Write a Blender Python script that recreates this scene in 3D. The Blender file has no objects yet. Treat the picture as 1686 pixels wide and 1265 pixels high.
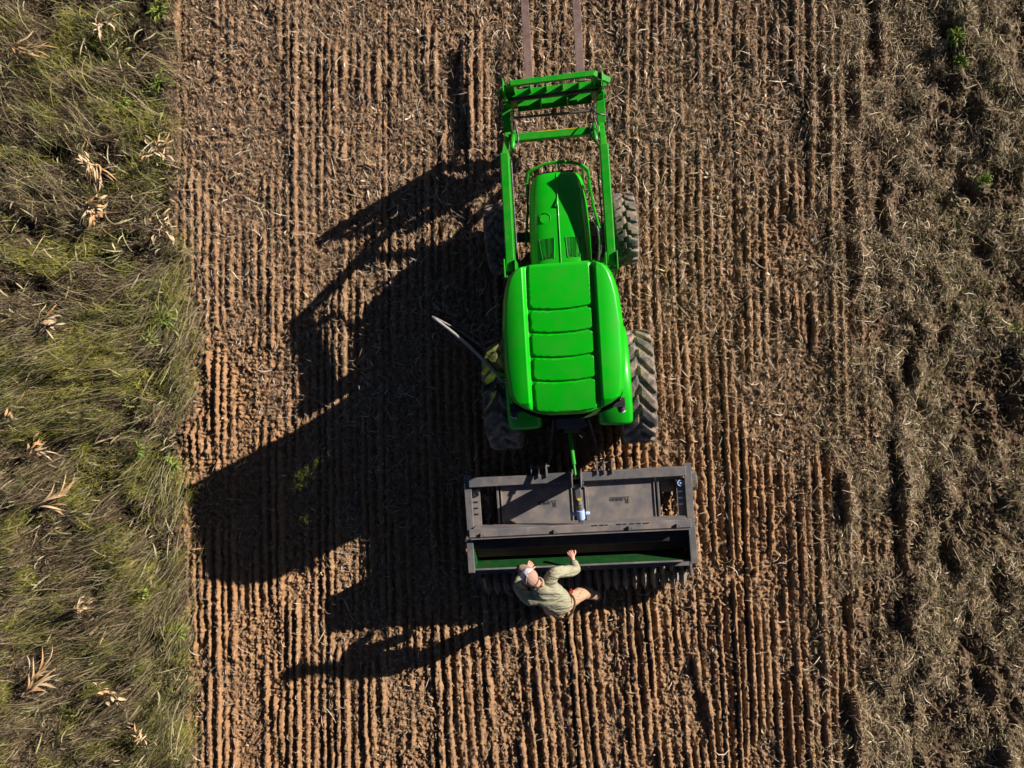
import bpy, bmesh, math, random
import numpy as np
from mathutils import Vector, Matrix, Euler
rng = np.random.default_rng(7); random.seed(7)
R = math.radians
scene = bpy.context.scene
COL = scene.collection

# ------------------------------------------------------------------ camera, sky, sun, exposure
H, F, TILT = 10.0, 1170.0, math.atan(0.107)      # drone 10 m up, leaning 6 degrees to the left
cam_d = bpy.data.cameras.new('camera'); cam = bpy.data.objects.new('camera', cam_d); COL.objects.link(cam)
cam_d.sensor_width = 36.0; cam_d.lens = 36.0 * F / 1686.0; cam_d.clip_end = 2000
cam.location = (0, 0, H); cam.rotation_euler = (0, TILT, 0); scene.camera = cam

SUNV = Vector((2.06, 1.13, 1.0)).normalized()
elev = math.asin(SUNV.z)
world = bpy.data.worlds.new('World'); scene.world = world; world.use_nodes = True
nt = world.node_tree; bg = nt.nodes['Background']
sky = nt.nodes.new('ShaderNodeTexSky'); sky.sky_type = 'NISHITA'; sky.sun_disc = False
sky.air_density = 0.25; sky.dust_density = 0.2; sky.sun_elevation = elev; sky.sun_rotation = math.atan2(SUNV.x, SUNV.y)
nt.links.new(sky.outputs[0], bg.inputs[0]); bg.inputs[1].default_value = 0.05
sun_d = bpy.data.lights.new('sun', 'SUN'); sun_d.energy = 5.0; sun_d.angle = R(0.5); sun_d.color = (1.0, 0.93, 0.83)
sun = bpy.data.objects.new('sun', sun_d); COL.objects.link(sun)
sun.rotation_euler = SUNV.to_track_quat('Z', 'Y').to_euler(); sun.location = SUNV * 60
scene.view_settings.view_transform = 'Standard'; scene.view_settings.look = 'None'
scene.view_settings.exposure = 0.9; scene.view_settings.gamma = 1.0
scene.cycles.max_bounces = 6; scene.cycles.diffuse_bounces = 1; scene.cycles.transparent_max_bounces = 12

# ------------------------------------------------------------------ measuring helpers
ca, sa = math.cos(TILT), math.sin(TILT)
def at(px, py, z=0.0):
    """point of the place at height z seen at a spot of the photograph"""
    u = (px - 843) / F; v = (632.5 - py) / F
    dx = u * ca - sa; dz = -ca - u * sa
    t = (H - z) / (-dz)
    return Vector((dx * t, v * t, z))
def to_px(X, Y, z=0.0):
    dz = z - H
    # camera axes: right=(ca,0,-sa), up=(0,1,0), back=(sa,0,ca)
    r = X * ca - dz * sa; b = X * sa + dz * ca
    return 843 + F * r / (-b), 632.5 - F * Y / (-b)
TH = R(3.3)
TO = at(938, 643, 0.72); TO.z = 0
TRM = Matrix.Translation(TO) @ Matrix.Rotation(TH, 4, 'Z')
TRI = TRM.inverted()
def loc(px, py, z): return TRI @ at(px, py, z)

# ------------------------------------------------------------------ noise
_tab = rng.random((256, 256))
def vnoise(x, y):
    xi = np.floor(x).astype(np.int64); yi = np.floor(y).astype(np.int64)
    fx = x - xi; fy = y - yi
    fx = fx * fx * (3 - 2 * fx); fy = fy * fy * (3 - 2 * fy)
    a = _tab[xi & 255, yi & 255]; b = _tab[(xi + 1) & 255, yi & 255]
    c = _tab[xi & 255, (yi + 1) & 255]; d = _tab[(xi + 1) & 255, (yi + 1) & 255]
    return (a * (1 - fx) + b * fx) * (1 - fy) + (c * (1 - fx) + d * fx) * fy
def fbm(x, y, o=4, g=0.5):
    s = 0; a = 1; t = 0
    for i in range(o):
        s = s + a * vnoise(x * 2 ** i + 17.3 * i, y * 2 ** i + 41.7 * i); t += a; a *= g
    return s / t
def sstep(a, b, x):
    t = np.clip((x - a) / (b - a), 0, 1); return t * t * (3 - 2 * t)

# ------------------------------------------------------------------ materials
def mat(name, col, rough=0.5, metal=0.0, coat=0.0, var=0.0, dust=None, dustamt=0.0, scale=6.0, bump=0.0, bscale=40.0, spec=0.5):
    m = bpy.data.materials.new(name); m.use_nodes = True
    n = m.node_tree.nodes; l = m.node_tree.links; p = n['Principled BSDF']
    p.inputs['Roughness'].default_value = rough; p.inputs['Metallic'].default_value = metal
    p.inputs['Coat Weight'].default_value = coat; p.inputs['Coat Roughness'].default_value = 0.08
    p.inputs['Specular IOR Level'].default_value = spec
    tc = n.new('ShaderNodeTexCoord')
    no = n.new('ShaderNodeTexNoise'); no.inputs['Scale'].default_value = scale; no.inputs['Detail'].default_value = 8
    l.new(tc.outputs['Object'], no.inputs['Vector'])
    hi = [min(1, c * (1 + var)) for c in col]; lo = [c * (1 - var) for c in col]
    mx = n.new('ShaderNodeMix'); mx.data_type = 'RGBA'
    mx.inputs[6].default_value = (*lo, 1); mx.inputs[7].default_value = (*hi, 1)
    l.new(no.outputs['Fac'], mx.inputs[0]); out = mx.outputs[2]
    if dust:
        n2 = n.new('ShaderNodeTexNoise'); n2.inputs['Scale'].default_value = scale * 1.7; n2.inputs['Detail'].default_value = 10
        n2.inputs['Roughness'].default_value = 0.65
        l.new(tc.outputs['Object'], n2.inputs['Vector'])
        mr = n.new('ShaderNodeMapRange'); mr.inputs[1].default_value = 0.42; mr.inputs[2].default_value = 0.68
        mr.inputs[3].default_value = 0; mr.inputs[4].default_value = dustamt
        l.new(n2.outputs['Fac'], mr.inputs[0])
        m2 = n.new('ShaderNodeMix'); m2.data_type = 'RGBA'; m2.inputs[7].default_value = (*dust, 1)
        l.new(out, m2.inputs[6]); l.new(mr.outputs[0], m2.inputs[0]); out = m2.outputs[2]
    l.new(out, p.inputs['Base Color'])
    if bump:
        n3 = n.new('ShaderNodeTexNoise'); n3.inputs['Scale'].default_value = bscale; n3.inputs['Detail'].default_value = 6
        l.new(tc.outputs['Object'], n3.inputs['Vector'])
        b = n.new('ShaderNodeBump'); b.inputs['Strength'].default_value = bump; b.inputs['Distance'].default_value = 0.01
        l.new(n3.outputs['Fac'], b.inputs['Height']); l.new(b.outputs[0], p.inputs['Normal'])
    return m
def attr_mat(name, rough=0.85, transl=0.0, noise=0.25, scale=9.0, bump=0.0):
    m = bpy.data.materials.new(name); m.use_nodes = True
    n = m.node_tree.nodes; l = m.node_tree.links; p = n['Principled BSDF']
    a = n.new('ShaderNodeAttribute'); a.attribute_name = 'Col'
    tc = n.new('ShaderNodeTexCoord'); no = n.new('ShaderNodeTexNoise'); no.inputs['Scale'].default_value = scale
    no.inputs['Detail'].default_value = 9; no.inputs['Roughness'].default_value = 0.7
    l.new(tc.outputs['Object'], no.inputs['Vector'])
    mr = n.new('ShaderNodeMapRange'); mr.inputs[3].default_value = 1 - noise * 1.6; mr.inputs[4].default_value = 1 + noise * 1.6
    mr.inputs[1].default_value = 0.2; mr.inputs[2].default_value = 0.8
    l.new(no.outputs['Fac'], mr.inputs[0])
    v = n.new('ShaderNodeVectorMath'); v.operation = 'SCALE'; l.new(a.outputs['Color'], v.inputs[0]); l.new(mr.outputs[0], v.inputs['Scale'])
    l.new(v.outputs[0], p.inputs['Base Color']); p.inputs['Roughness'].default_value = rough
    p.inputs['Specular IOR Level'].default_value = 0.25
    if bump:
        n3 = n.new('ShaderNodeTexNoise'); n3.inputs['Scale'].default_value = 90; n3.inputs['Detail'].default_value = 5
        l.new(tc.outputs['Object'], n3.inputs['Vector'])
        b = n.new('ShaderNodeBump'); b.inputs['Strength'].default_value = bump; b.inputs['Distance'].default_value = 0.012
        l.new(n3.outputs['Fac'], b.inputs['Height']); l.new(b.outputs[0], p.inputs['Normal'])
    return m
def glass_mat(name, tint):
    m = bpy.data.materials.new(name); m.use_nodes = True
    n = m.node_tree.nodes; l = m.node_tree.links; n.remove(n['Principled BSDF']); out = n['Material Output']
    t = n.new('ShaderNodeBsdfTransparent'); t.inputs[0].default_value = (*tint, 1)
    g = n.new('ShaderNodeBsdfGlossy'); g.inputs['Roughness'].default_value = 0.03
    f = n.new('ShaderNodeFresnel'); f.inputs[0].default_value = 1.45
    mx = n.new('ShaderNodeMixShader'); l.new(f.outputs[0], mx.inputs[0]); l.new(t.outputs[0], mx.inputs[1]); l.new(g.outputs[0], mx.inputs[2])
    l.new(mx.outputs[0], out.inputs[0]); return m
M = {}
M['green'] = mat('green_paint', (0.001, 0.37, 0.004), 0.36, coat=0.15, var=0.10, dust=(0.05, 0.27, 0.03), dustamt=0.3, scale=3.0, bump=0.03, bscale=8, spec=0.3)
M['green2'] = mat('loader_green_paint', (0.002, 0.29, 0.006), 0.36, coat=0.15, var=0.12, dust=(0.10, 0.22, 0.05), dustamt=0.45, scale=7.0, spec=0.3)
M['dkgreen'] = mat('hopper_green_paint', (0.003, 0.06, 0.012), 0.4, coat=0.2, var=0.15, dust=(0.06, 0.08, 0.035), dustamt=0.4, scale=6)
M['black'] = mat('black_plastic', (0.012, 0.012, 0.013), 0.55, var=0.2, dust=(0.09, 0.07, 0.05), dustamt=0.35, scale=9)
M['iron'] = mat('cast_iron', (0.10, 0.095, 0.095), 0.5, metal=0.2, var=0.3, dust=(0.16, 0.10, 0.06), dustamt=0.5, scale=11)
M['worn'] = mat('worn_ring_steel', (0.22, 0.19, 0.165), 0.5, metal=0.3, var=0.3, dust=(0.34, 0.24, 0.15), dustamt=0.7, scale=11)
M['grey'] = mat('grey_powder_coat', (0.105, 0.103, 0.112), 0.45, var=0.2, dust=(0.24, 0.20, 0.17), dustamt=0.6, scale=4, spec=0.35)
M['deck'] = mat('dusty_grey_steel', (0.135, 0.128, 0.135), 0.45, var=0.14, dust=(0.30, 0.235, 0.195), dustamt=0.7, scale=3, spec=0.35)
M['rubber'] = mat('dusty_rubber', (0.06, 0.055, 0.052), 0.8, var=0.3, dust=(0.32, 0.235, 0.165), dustamt=1.0, scale=4.2, bump=0.25, bscale=25)
M['chrome'] = mat('chrome_rod', (0.6, 0.6, 0.62), 0.18, metal=1.0, var=0.05)
M['hose'] = mat('hydraulic_hose', (0.03, 0.03, 0.035), 0.35, var=0.2, dust=(0.3, 0.28, 0.25), dustamt=0.5, scale=25)
M['rust'] = mat('rusty_fork_steel', (0.15, 0.08, 0.062), 0.6, var=0.3, dust=(0.24, 0.19, 0.18), dustamt=0.8, scale=4.5, bump=0.15)
M['yellow'] = mat('yellow_paint', (0.65, 0.42, 0.02), 0.4, var=0.1)
M['glass'] = glass_mat('tinted_cab_glass', (0.60, 0.70, 0.42))
M['lamp'] = mat('lamp_lens', (0.55, 0.55, 0.6), 0.1, var=0.05, coat=1.0)
M['orange'] = mat('orange_lens', (0.6, 0.16, 0.02), 0.2, var=0.05, coat=1.0)
M['blue'] = mat('pale_blue_steel', (0.36, 0.47, 0.72), 0.4, var=0.08)
M['white'] = mat('white_vinyl', (0.75, 0.75, 0.75), 0.5, var=0.04)
M['seed'] = mat('seed', (0.08, 0.045, 0.034), 0.8, var=0.5, dust=(0.18, 0.09, 0.05), dustamt=0.5, scale=4, bump=1.0, bscale=120)
M['ink'] = mat('black_ink', (0.01, 0.01, 0.01), 0.6, var=0.1)
M['shirt'] = mat('olive_shirt_cloth', (0.29, 0.275, 0.185), 0.85, var=0.05, scale=5, bump=0.2, bscale=60, spec=0.2)
def folds(m, rot, dist=.05):
    n = m.node_tree.nodes; l = m.node_tree.links; tc = n.new('ShaderNodeTexCoord'); mp = n.new('ShaderNodeMapping')
    mp.inputs['Rotation'].default_value = (0, 0, rot); mp.inputs['Scale'].default_value = (1.0, 4.2, 1.6)
    no = n.new('ShaderNodeTexNoise'); no.inputs['Scale'].default_value = 3.0; no.inputs['Detail'].default_value = 3; no.inputs['Distortion'].default_value = 0.8
    mr = n.new('ShaderNodeMapRange'); mr.interpolation_type = 'SMOOTHSTEP'; mr.inputs[1].default_value = .3; mr.inputs[2].default_value = .7
    b = n.new('ShaderNodeBump'); b.inputs['Strength'].default_value = 1.0; b.inputs['Distance'].default_value = dist
    l.new(tc.outputs['Object'], mp.inputs[0]); l.new(mp.outputs[0], no.inputs['Vector']); l.new(no.outputs['Fac'], mr.inputs[0]); l.new(mr.outputs[0], b.inputs['Height'])
    old = [k for k in n if k.type == 'BUMP' and k != b][0]; l.new(b.outputs[0], old.inputs['Normal'])
folds(M['shirt'], R(-55), .022)
M['trousers'] = mat('tan_trouser_cloth', (0.42, 0.26, 0.165), 0.85, var=0.10, bump=0.2, bscale=60, spec=0.2)
folds(M['trousers'], R(20), .02)
M['skin'] = mat('skin', (0.62, 0.30, 0.22), 0.5, var=0.08)
M['hair'] = mat('dark_hair', (0.07, 0.03, 0.015), 0.7, var=0.3)
M['captan'] = mat('tan_cap_cloth', (0.36, 0.215, 0.165), 0.85, var=0.08, bump=0.2, spec=0.2)
M['capwhite'] = mat('white_cap_mesh', (0.62, 0.62, 0.68), 0.8, var=0.45, scale=45)
M['boot'] = mat('brown_boot', (0.18, 0.10, 0.055), 0.7, var=0.3)
M['red'] = mat('red_cloth', (0.65, 0.03, 0.015), 0.8, var=0.3, scale=20)
M['leather'] = mat('dark_leather', (0.05, 0.025, 0.015), 0.6, var=0.2)
M['soil'] = attr_mat('red_brown_soil', 0.95, noise=0.28, scale=14, bump=0.7)
M['straw'] = attr_mat('dry_straw', 0.8, noise=0.1, scale=30)
M['grass'] = attr_mat('grass_blades', 0.7, noise=0.1, scale=10)
M['leaf'] = attr_mat('dry_corn_leaf', 0.7, noise=0.25, scale=25)

# ------------------------------------------------------------------ mesh helpers
class MB:
    def __init__(s): s.v = []; s.f = []; s.mi = []
    def add(s, v, f, m=0):
        o = len(s.v); s.v += [tuple(p) for p in v]; s.f += [tuple(i + o for i in q) for q in f]; s.mi += [m] * len(f); return s
    def box(s, c, d, rot=None, m=0, taper=1.0):
        x, y, z = [k / 2 for k in d]; P = []
        for sz in (-1, 1):
            k = taper if sz > 0 else 1.0
            for sx, sy in ((-1, -1), (1, -1), (1, 1), (-1, 1)):
                p = Vector((sx * x * k, sy * y * k, sz * z))
                if rot is not None: p = rot @ p
                P.append(p + Vector(c))
        return s.add(P, [(3, 2, 1, 0), (4, 5, 6, 7), (0, 1, 5, 4), (1, 2, 6, 5), (2, 3, 7, 6), (3, 0, 4, 7)], m)
    def bar(s, a, b, w, h=None, up=(0, 0, 1), m=0, w2=None, h2=None):
        a = Vector(a); b = Vector(b); h = h or w; w2 = w2 or w; h2 = h2 or h
        d = (b - a).normalized(); u = Vector(up)
        if abs(d.dot(u)) > 0.98: u = Vector((0, 1, 0))
        x = d.cross(u).normalized(); z = x.cross(d)
        P = []
        for p, ww, hh in ((a, w, h), (b, w2, h2)):
            for sx, sz in ((-1, -1), (1, -1), (1, 1), (-1, 1)): P.append(p + x * sx * ww / 2 + z * sz * hh / 2)
        return s.add(P, [(0, 1, 2, 3), (7, 6, 5, 4), (0, 4, 5, 1), (1, 5, 6, 2), (2, 6, 7, 3), (3, 7, 4, 0)], m)
    def tube(s, pts, r, n=10, m=0, cap=True):
        pts = [Vector(p) for p in pts]; rr = r if isinstance(r, (list, tuple)) else [r] * len(pts)
        V = []; Fc = []; prev = None
        for i, p in enumerate(pts):
            d = (pts[min(i + 1, len(pts) - 1)] - pts[max(i - 1, 0)]).normalized()
            if prev is None:
                u = Vector((0, 0, 1)) if abs(d.z) < 0.9 else Vector((1, 0, 0)); x = d.cross(u).normalized()
            else: x = (prev - d * prev.dot(d)).normalized()
            prev = x; y = d.cross(x)
            for k in range(n):
                a = 2 * math.pi * k / n; V.append(p + (x * math.cos(a) + y * math.sin(a)) * rr[i])
        for i in range(len(pts) - 1):
            for k in range(n): Fc.append((i * n + k, i * n + (k + 1) % n, (i + 1) * n + (k + 1) % n, (i + 1) * n + k))
        if cap: Fc.append(tuple(range(n))[::-1]); Fc.append(tuple(range((len(pts) - 1) * n, len(pts) * n)))
        return s.add(V, Fc, m)
    def grid(s, P, m=0, closeu=False, closev=False, flip=False):
        nu = len(P); nv = len(P[0]); V = [p for row in P for p in row]; Fc = []
        for i in range(nu if closeu else nu - 1):
            for j in range(nv if closev else nv - 1):
                q = (i * nv + j, ((i + 1) % nu) * nv + j, ((i + 1) % nu) * nv + (j + 1) % nv, i * nv + (j + 1) % nv)
                Fc.append(q[::-1] if flip else q)
        return s.add(V, Fc, m)
    def prism(s, poly, a, b, axis='x', m=0):
        def mk(t, p): return {'x': (t, p[0], p[1]), 'y': (p[0], t, p[1]), 'z': (p[0], p[1], t)}[axis]
        n = len(poly); V = [mk(a, p) for p in poly] + [mk(b, p) for p in poly]
        Fc = [tuple(range(n)), tuple(range(n, 2 * n))[::-1]] + [(i, i + n, (i + 1) % n + n, (i + 1) % n) for i in range(n)]
        return s.add(V, Fc, m)
    def build(s, name, mats, parent=None, bevel=0.0, smooth=False, mw=None):
        me = bpy.data.meshes.new(name); me.from_pydata(s.v, [], s.f)
        mats = mats if isinstance(mats, (list, tuple)) else [mats]
        for q in mats: me.materials.append(q)
        me.polygons.foreach_set('material_index', s.mi)
        bm = bmesh.new(); bm.from_mesh(me); bmesh.ops.recalc_face_normals(bm, faces=bm.faces); bm.to_mesh(me); bm.free()
        if smooth: me.polygons.foreach_set('use_smooth', [True] * len(me.polygons))
        o = bpy.data.objects.new(name, me); COL.objects.link(o)
        if mw is not None: o.matrix_world = mw
        if parent: o.parent = parent
        if bevel:
            b = o.modifiers.new('bevel', 'BEVEL'); b.width = bevel; b.segments = 2; b.limit_method = 'ANGLE'
            b.angle_limit = R(40)
        if smooth == 'auto': pass
        return o
def smooth_by_angle(o, ang=35):
    me = o.data; me.polygons.foreach_set('use_smooth', [True] * len(me.polygons))
    bm = bmesh.new(); bm.from_mesh(me)
    for e in bm.edges:
        if len(e.link_faces) == 2 and e.calc_face_angle(0) > R(ang): e.smooth = False
    bm.to_mesh(me); bm.free(); return o
def tag(o, label=None, cat=None, group=None, kind=None):
    if label: o['label'] = label
    if cat: o['category'] = cat
    if group: o['group'] = group
    if kind: o['kind'] = kind
    return o
def empty(name, mw, label, cat, group=None):
    o = bpy.data.objects.new(name, None); COL.objects.link(o); o.matrix_world = mw; o.empty_display_size = 0.3
    return tag(o, label, cat, group)
def fast_mesh(name, V, Q, C, material, kind, label=None, cat=None, smooth=False):
    """V (n,3), Q (m,4) quads, C (n,3) colours"""
    me = bpy.data.meshes.new(name)
    me.vertices.add(len(V)); me.vertices.foreach_set('co', V.astype(np.float32).ravel())
    k = Q.shape[1]
    me.loops.add(Q.size); me.loops.foreach_set('vertex_index', Q.astype(np.int32).ravel())
    me.polygons.add(len(Q)); me.polygons.foreach_set('loop_start', np.arange(0, Q.size, k, dtype=np.int32))
    me.polygons.foreach_set('loop_total', np.full(len(Q), k, dtype=np.int32))
    if smooth: me.polygons.foreach_set('use_smooth', np.ones(len(Q), dtype=bool))
    me.update(calc_edges=True)
    a = me.attributes.new('Col', 'FLOAT_COLOR', 'POINT')
    cc = np.ones((len(V), 4), np.float32); cc[:, :3] = C; a.data.foreach_set('color', cc.ravel())
    me.materials.append(material)
    o = bpy.data.objects.new(name, me); COL.objects.link(o)
    tag(o, label, cat, None, kind); return o

# ------------------------------------------------------------------ the ground
def seglines(px, py, pts):
    """distance (photo px, signed to the right) and along-factor to a mostly vertical polyline"""
    ys = np.array([p[1] for p in pts], float); xs = np.array([p[0] for p in pts], float)
    x = np.interp(py, ys, xs); w = sstep(ys[0] - 25, ys[0] + 25, py) * (1 - sstep(ys[-1] - 25, ys[-1] + 25, py))
    if ys[0] <= 0: w = 1 - sstep(ys[-1] - 25, ys[-1] + 25, py)
    if ys[-1] >= 1265: w = sstep(ys[0] - 25, ys[0] + 25, py)
    return px - x, w
FURROWS = [([(1391, 0), (1397, 160), (1392, 320), (1403, 480), (1399, 600)], 0.08, 7), ([(1433, 0), (1437, 120), (1455, 240), (1449, 330), (1450, 500), (1490, 560), (1494, 640)], 0.11, 8),
           ([(1466, 620), (1470, 820), (1482, 1000), (1484, 1100), (1508, 1265)], 0.10, 8), ([(1376, 780), (1387, 945), (1398, 1265)], 0.12, 9),
           ([(1124, 960), (1140, 1120), (1172, 1265)], 0.06, 6), ([(752, 60), (757, 180), (764, 260)], 0.05, 6),
           ([(1560, 30), (1555, 130), (1580, 300), (1640, 500), (1655, 700)], 0.10, 12), ([(1320, 500), (1345, 620), (1362, 900)], 0.05, 6),
           ([(1525, 760), (1560, 900), (1600, 1100), (1640, 1265)], 0.09, 11), ([(1345, 0), (1352, 150), (1360, 400)], 0.05, 6)]
def left_edge(py):
    return np.interp(py, [0, 100, 300, 400, 560, 640, 700, 850, 950, 1100, 1265], [281, 282, 286, 294, 316, 312, 295, 296, 301, 311, 315])
def row_coord(X, Y, px):
    A = 0.003 + 0.021 * sstep(560, 960, px) - 0.012 * sstep(1160, 1260, px)
    q = np.maximum(0, 2.5 - Y) ** 1.5
    return X - A * 0.9 * q + 0.02 * (fbm(X * 0.7, Y * 0.5, 3) - 0.5) + 0.034 * (fbm(X * 6, Y * 4, 3) - 0.5)
SP = 0.123
_rowamp = rng.random(4096); _rowoff = rng.random(4096)
def ground_height(X, Y):
    px, py = to_px(X, Y)
    lz = 1 - sstep(-16, 14, px - left_edge(py) + 44 * (fbm(X * 2.2, Y * 2.6, 4) - 0.5))      # weedy strip
    rz = sstep(1345, 1490, px + 110 * (fbm(X * 1.6, Y * 0.9, 4) - 0.5))                  # unworked stubble
    fz = (1 - lz) * (1 - rz)
    s = row_coord(X, Y, px) / SP
    k = np.floor(s).astype(np.int64) & 4095; f = s - np.floor(s)
    amp = 0.6 + 0.8 * _rowamp[k] ; c = 0.5 + 0.30 * (_rowoff[k] - 0.5); wd = 0.30 + 0.16 * _rowamp[(k * 5 + 11) & 4095] + 0.10 * (fbm(X * 3 + 70, Y * 2.2, 2) - 0.5)
    prof = np.clip(1 - np.abs(f - c) / wd, 0, 1); prof = np.clip(prof * 1.6, 0, 1); prof = prof * prof * (3 - 2 * prof)
    low = 0.66 + 0.34 * sstep(300, 950, py) + 0.10 * sstep(1000, 1100, px) - 0.06 * (1 - sstep(420, 640, px)); low = np.clip(low, 0, 1)
    brk = fbm(X * 2.6 + 9, Y * 1.1, 3); brk = np.clip((brk - 0.66 + 0.385 * low) * 4.6 + 0.9 * (fbm(X * 11 + 5, Y * 8, 2) - 0.5), 0.12, 1.15)
    low = 0.72 + 0.28 * low                                              # crisper rows behind and beside the roller
    h = fz * 0.062 * prof * amp * brk * low - fz * 0.05 * np.clip((_rowoff[(k * 7 + 3) & 4095] - 0.80) * 8, 0, 1) * (1 - prof) * np.clip((fbm(X * 1.3 + 50, Y * 0.7, 2) - 0.38) * 5, 0, 1)
    h = h + fz * 0.03 * (fbm(X * 1.1, Y * 0.6, 3) - 0.5)
    cl = fbm(X * 18, Y * 18, 3)
    mess = fz * np.clip(1.15 - 1.1 * brk * prof, 0, 1)
    h = h + (0.014 + 0.026 * mess + 0.024 * (1 - fz)) * 2.0 * (np.abs(cl - 0.5) * 2 - 0.3) * (0.5 + fbm(X * 2, Y * 2, 2))
    pit = fbm(X * 24 + 90, Y * 20, 2); h = h - fz * 0.030 * np.clip((pit - 0.60) * 6, 0, 1)
    h = h + mess * 0.03 * (fbm(X * 9 + 40, Y * 7, 3) - 0.5)
    h = h + 0.022 * (fbm(X * 38, Y * 38, 2) - 0.5)
    h = h + rz * (0.24 * (fbm(X * 2.2 + 5, Y * 1.3, 4) - 0.5) + 0.20 * (fbm(X * 6, Y * 4.5, 3) - 0.5))
    h = h + lz * (0.04 + (0.36 * (fbm(X * 1.7 + 3, Y * 2.4, 4) - 0.45) + 0.26 * (fbm(X * 5 + 3, Y * 7, 3) - 0.5)) * (1 - 0.6 * sstep(230, 300, px)))
    for pts, d, w in FURROWS:
        ds, wt = seglines(px, py, pts); wob = 22 * (fbm(X * 2.5 + 2, Y * 2.5, 4) - 0.5)
        ds = ds + wob; wt = wt * np.clip((fbm(X * 1.5, Y * 2.3 + 31, 3) - 0.42) * 6, 0.05, 1.1)
        h = h - wt * d * 1.15 * np.exp(-(ds / w) ** 2) + wt * d * 0.7 * np.exp(-((ds - 2.0 * w) / (w * 1.1)) ** 2)
    far = np.maximum(sstep(6.5, 8.0, np.abs(Y)), np.maximum(sstep(6.8, 8.4, X), sstep(9.8, 11.4, -X))); h = h * (1 - far)
    return h, px, py, lz, rz, prof * brk
def axis(lo, hi, step):
    c = np.arange(lo, hi, step); d = step; a = []; b = []; p = c[0]; q = c[-1]
    while d < 60: d *= 1.07; p -= d; q += d; a.append(p); b.append(q)
    return np.concatenate([a[::-1], c, b])
gx = axis(-9.6, 6.4, 0.0125); gy = axis(-6.3, 6.3, 0.0135)
X, Y = np.meshgrid(gx, gy, indexing='ij')
Z, PX, PY, LZ, RZ, PR = ground_height(X, Y)
nx, ny = len(gx), len(gy)
V = np.stack([X, Y, Z], -1).reshape(-1, 3)
ii, jj = np.meshgrid(np.arange(nx - 1), np.arange(ny - 1), indexing='ij')
Q = np.stack([ii * ny + jj, (ii + 1) * ny + jj, (ii + 1) * ny + jj + 1, ii * ny + jj + 1], -1).reshape(-1, 4)
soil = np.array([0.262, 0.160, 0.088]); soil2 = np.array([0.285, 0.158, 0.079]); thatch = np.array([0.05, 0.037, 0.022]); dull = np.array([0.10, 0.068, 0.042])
redr = fbm(X * 0.5 + 4, Y * 0.5, 3)[..., None]
leftred = (1 - sstep(420, 620, PX))[..., None] * sstep(350, 620, PY)[..., None]
C = soil * (1 - redr) + soil2 * redr
C = C * (1 - 0.6 * leftred) + np.array([0.32, 0.170, 0.080]) * 0.6 * leftred
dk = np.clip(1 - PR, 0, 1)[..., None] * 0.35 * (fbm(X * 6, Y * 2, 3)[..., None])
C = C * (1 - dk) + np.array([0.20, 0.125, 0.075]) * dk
topd = (1 - sstep(150, 620, PY))[..., None] * 0.45
C = C * (1 - topd) + np.array([0.26, 0.155, 0.09]) * topd
C = C * (1 - RZ[..., None] * 0.85) + dull * RZ[..., None] * 0.85
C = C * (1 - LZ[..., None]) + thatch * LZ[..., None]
C = C * (0.75 + 0.5 * fbm(X * 25, Y * 25, 3))[..., None]
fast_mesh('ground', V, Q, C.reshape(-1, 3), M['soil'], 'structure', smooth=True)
print('ground', nx * ny)
def hz(x, y): return ground_height(x, y)

# ------------------------------------------------------------------ ribbons: straw, stems, blades
def ribbons(X, Y, Z, ang, length, width, pitch, bend, lift, col, nseg=2, tip=0.35):
    """flat curved strips; pitch = rise angle, bend = sideways curve, lift = arch; all arrays (n,)"""
    n = len(X); t = np.linspace(0, 1, nseg + 1)[None, :]
    a = ang[:, None] + bend[:, None] * (t - 0.5)
    ds = length[:, None] / nseg
    ca_, sa_ = np.cos(a), np.sin(a)
    cx = np.concatenate([np.zeros((n, 1)), np.cumsum(ca_[:, :-1] * ds, 1)], 1); cy = np.concatenate([np.zeros((n, 1)), np.cumsum(sa_[:, :-1] * ds, 1)], 1)
    cp = np.cos(pitch)[:, None]
    cx = X[:, None] + (cx - cx[:, -1:] * 0.5) * cp; cy = Y[:, None] + (cy - cy[:, -1:] * 0.5) * cp
    cz = Z[:, None] + length[:, None] * np.sin(pitch)[:, None] * t + lift[:, None] * 4 * t * (1 - t)
    w = width[:, None] * (1 - (1 - tip) * np.abs(t * 2 - 0.9) ** 2) * 0.5
    roll = rng.uniform(-0.9, 0.9, n)[:, None]
    ox = -sa_ * w * np.cos(roll); oy = ca_ * w * np.cos(roll); oz = w * np.sin(roll)
    P = np.empty((n, nseg + 1, 2, 3), np.float32)
    P[:, :, 0, 0] = cx + ox; P[:, :, 0, 1] = cy + oy; P[:, :, 0, 2] = cz + oz
    P[:, :, 1, 0] = cx - ox; P[:, :, 1, 1] = cy - oy; P[:, :, 1, 2] = cz - oz
    V = P.reshape(-1, 3); base = (np.arange(n) * (nseg + 1) * 2)[:, None] + (np.arange(nseg) * 2)[None, :]
    Q = np.stack([base, base + 1, base + 3, base + 2], -1).reshape(-1, 4)
    return V, Q, np.repeat(col, (nseg + 1) * 2, 0)
def merge(L):
    o = 0; Vs = []; Qs = []; Cs = []
    for v, q, c in L: Vs.append(v); Qs.append(q + o); Cs.append(c); o += len(v)
    return np.concatenate(Vs), np.concatenate(Qs), np.concatenate(Cs)
def pick(pal, n, w=None):
    pal = np.array(pal); i = rng.choice(len(pal), n, p=w); c = pal[i] * rng.uniform(0.7, 1.25, (n, 1)); return c * rng.uniform(0.94, 1.06, (n, 3))
def density_field(n, xr=(-7.6, 4.6)):
    x = rng.uniform(xr[0], xr[1], n); y = rng.uniform(-6.2, 6.2, n); return x, y

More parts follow.
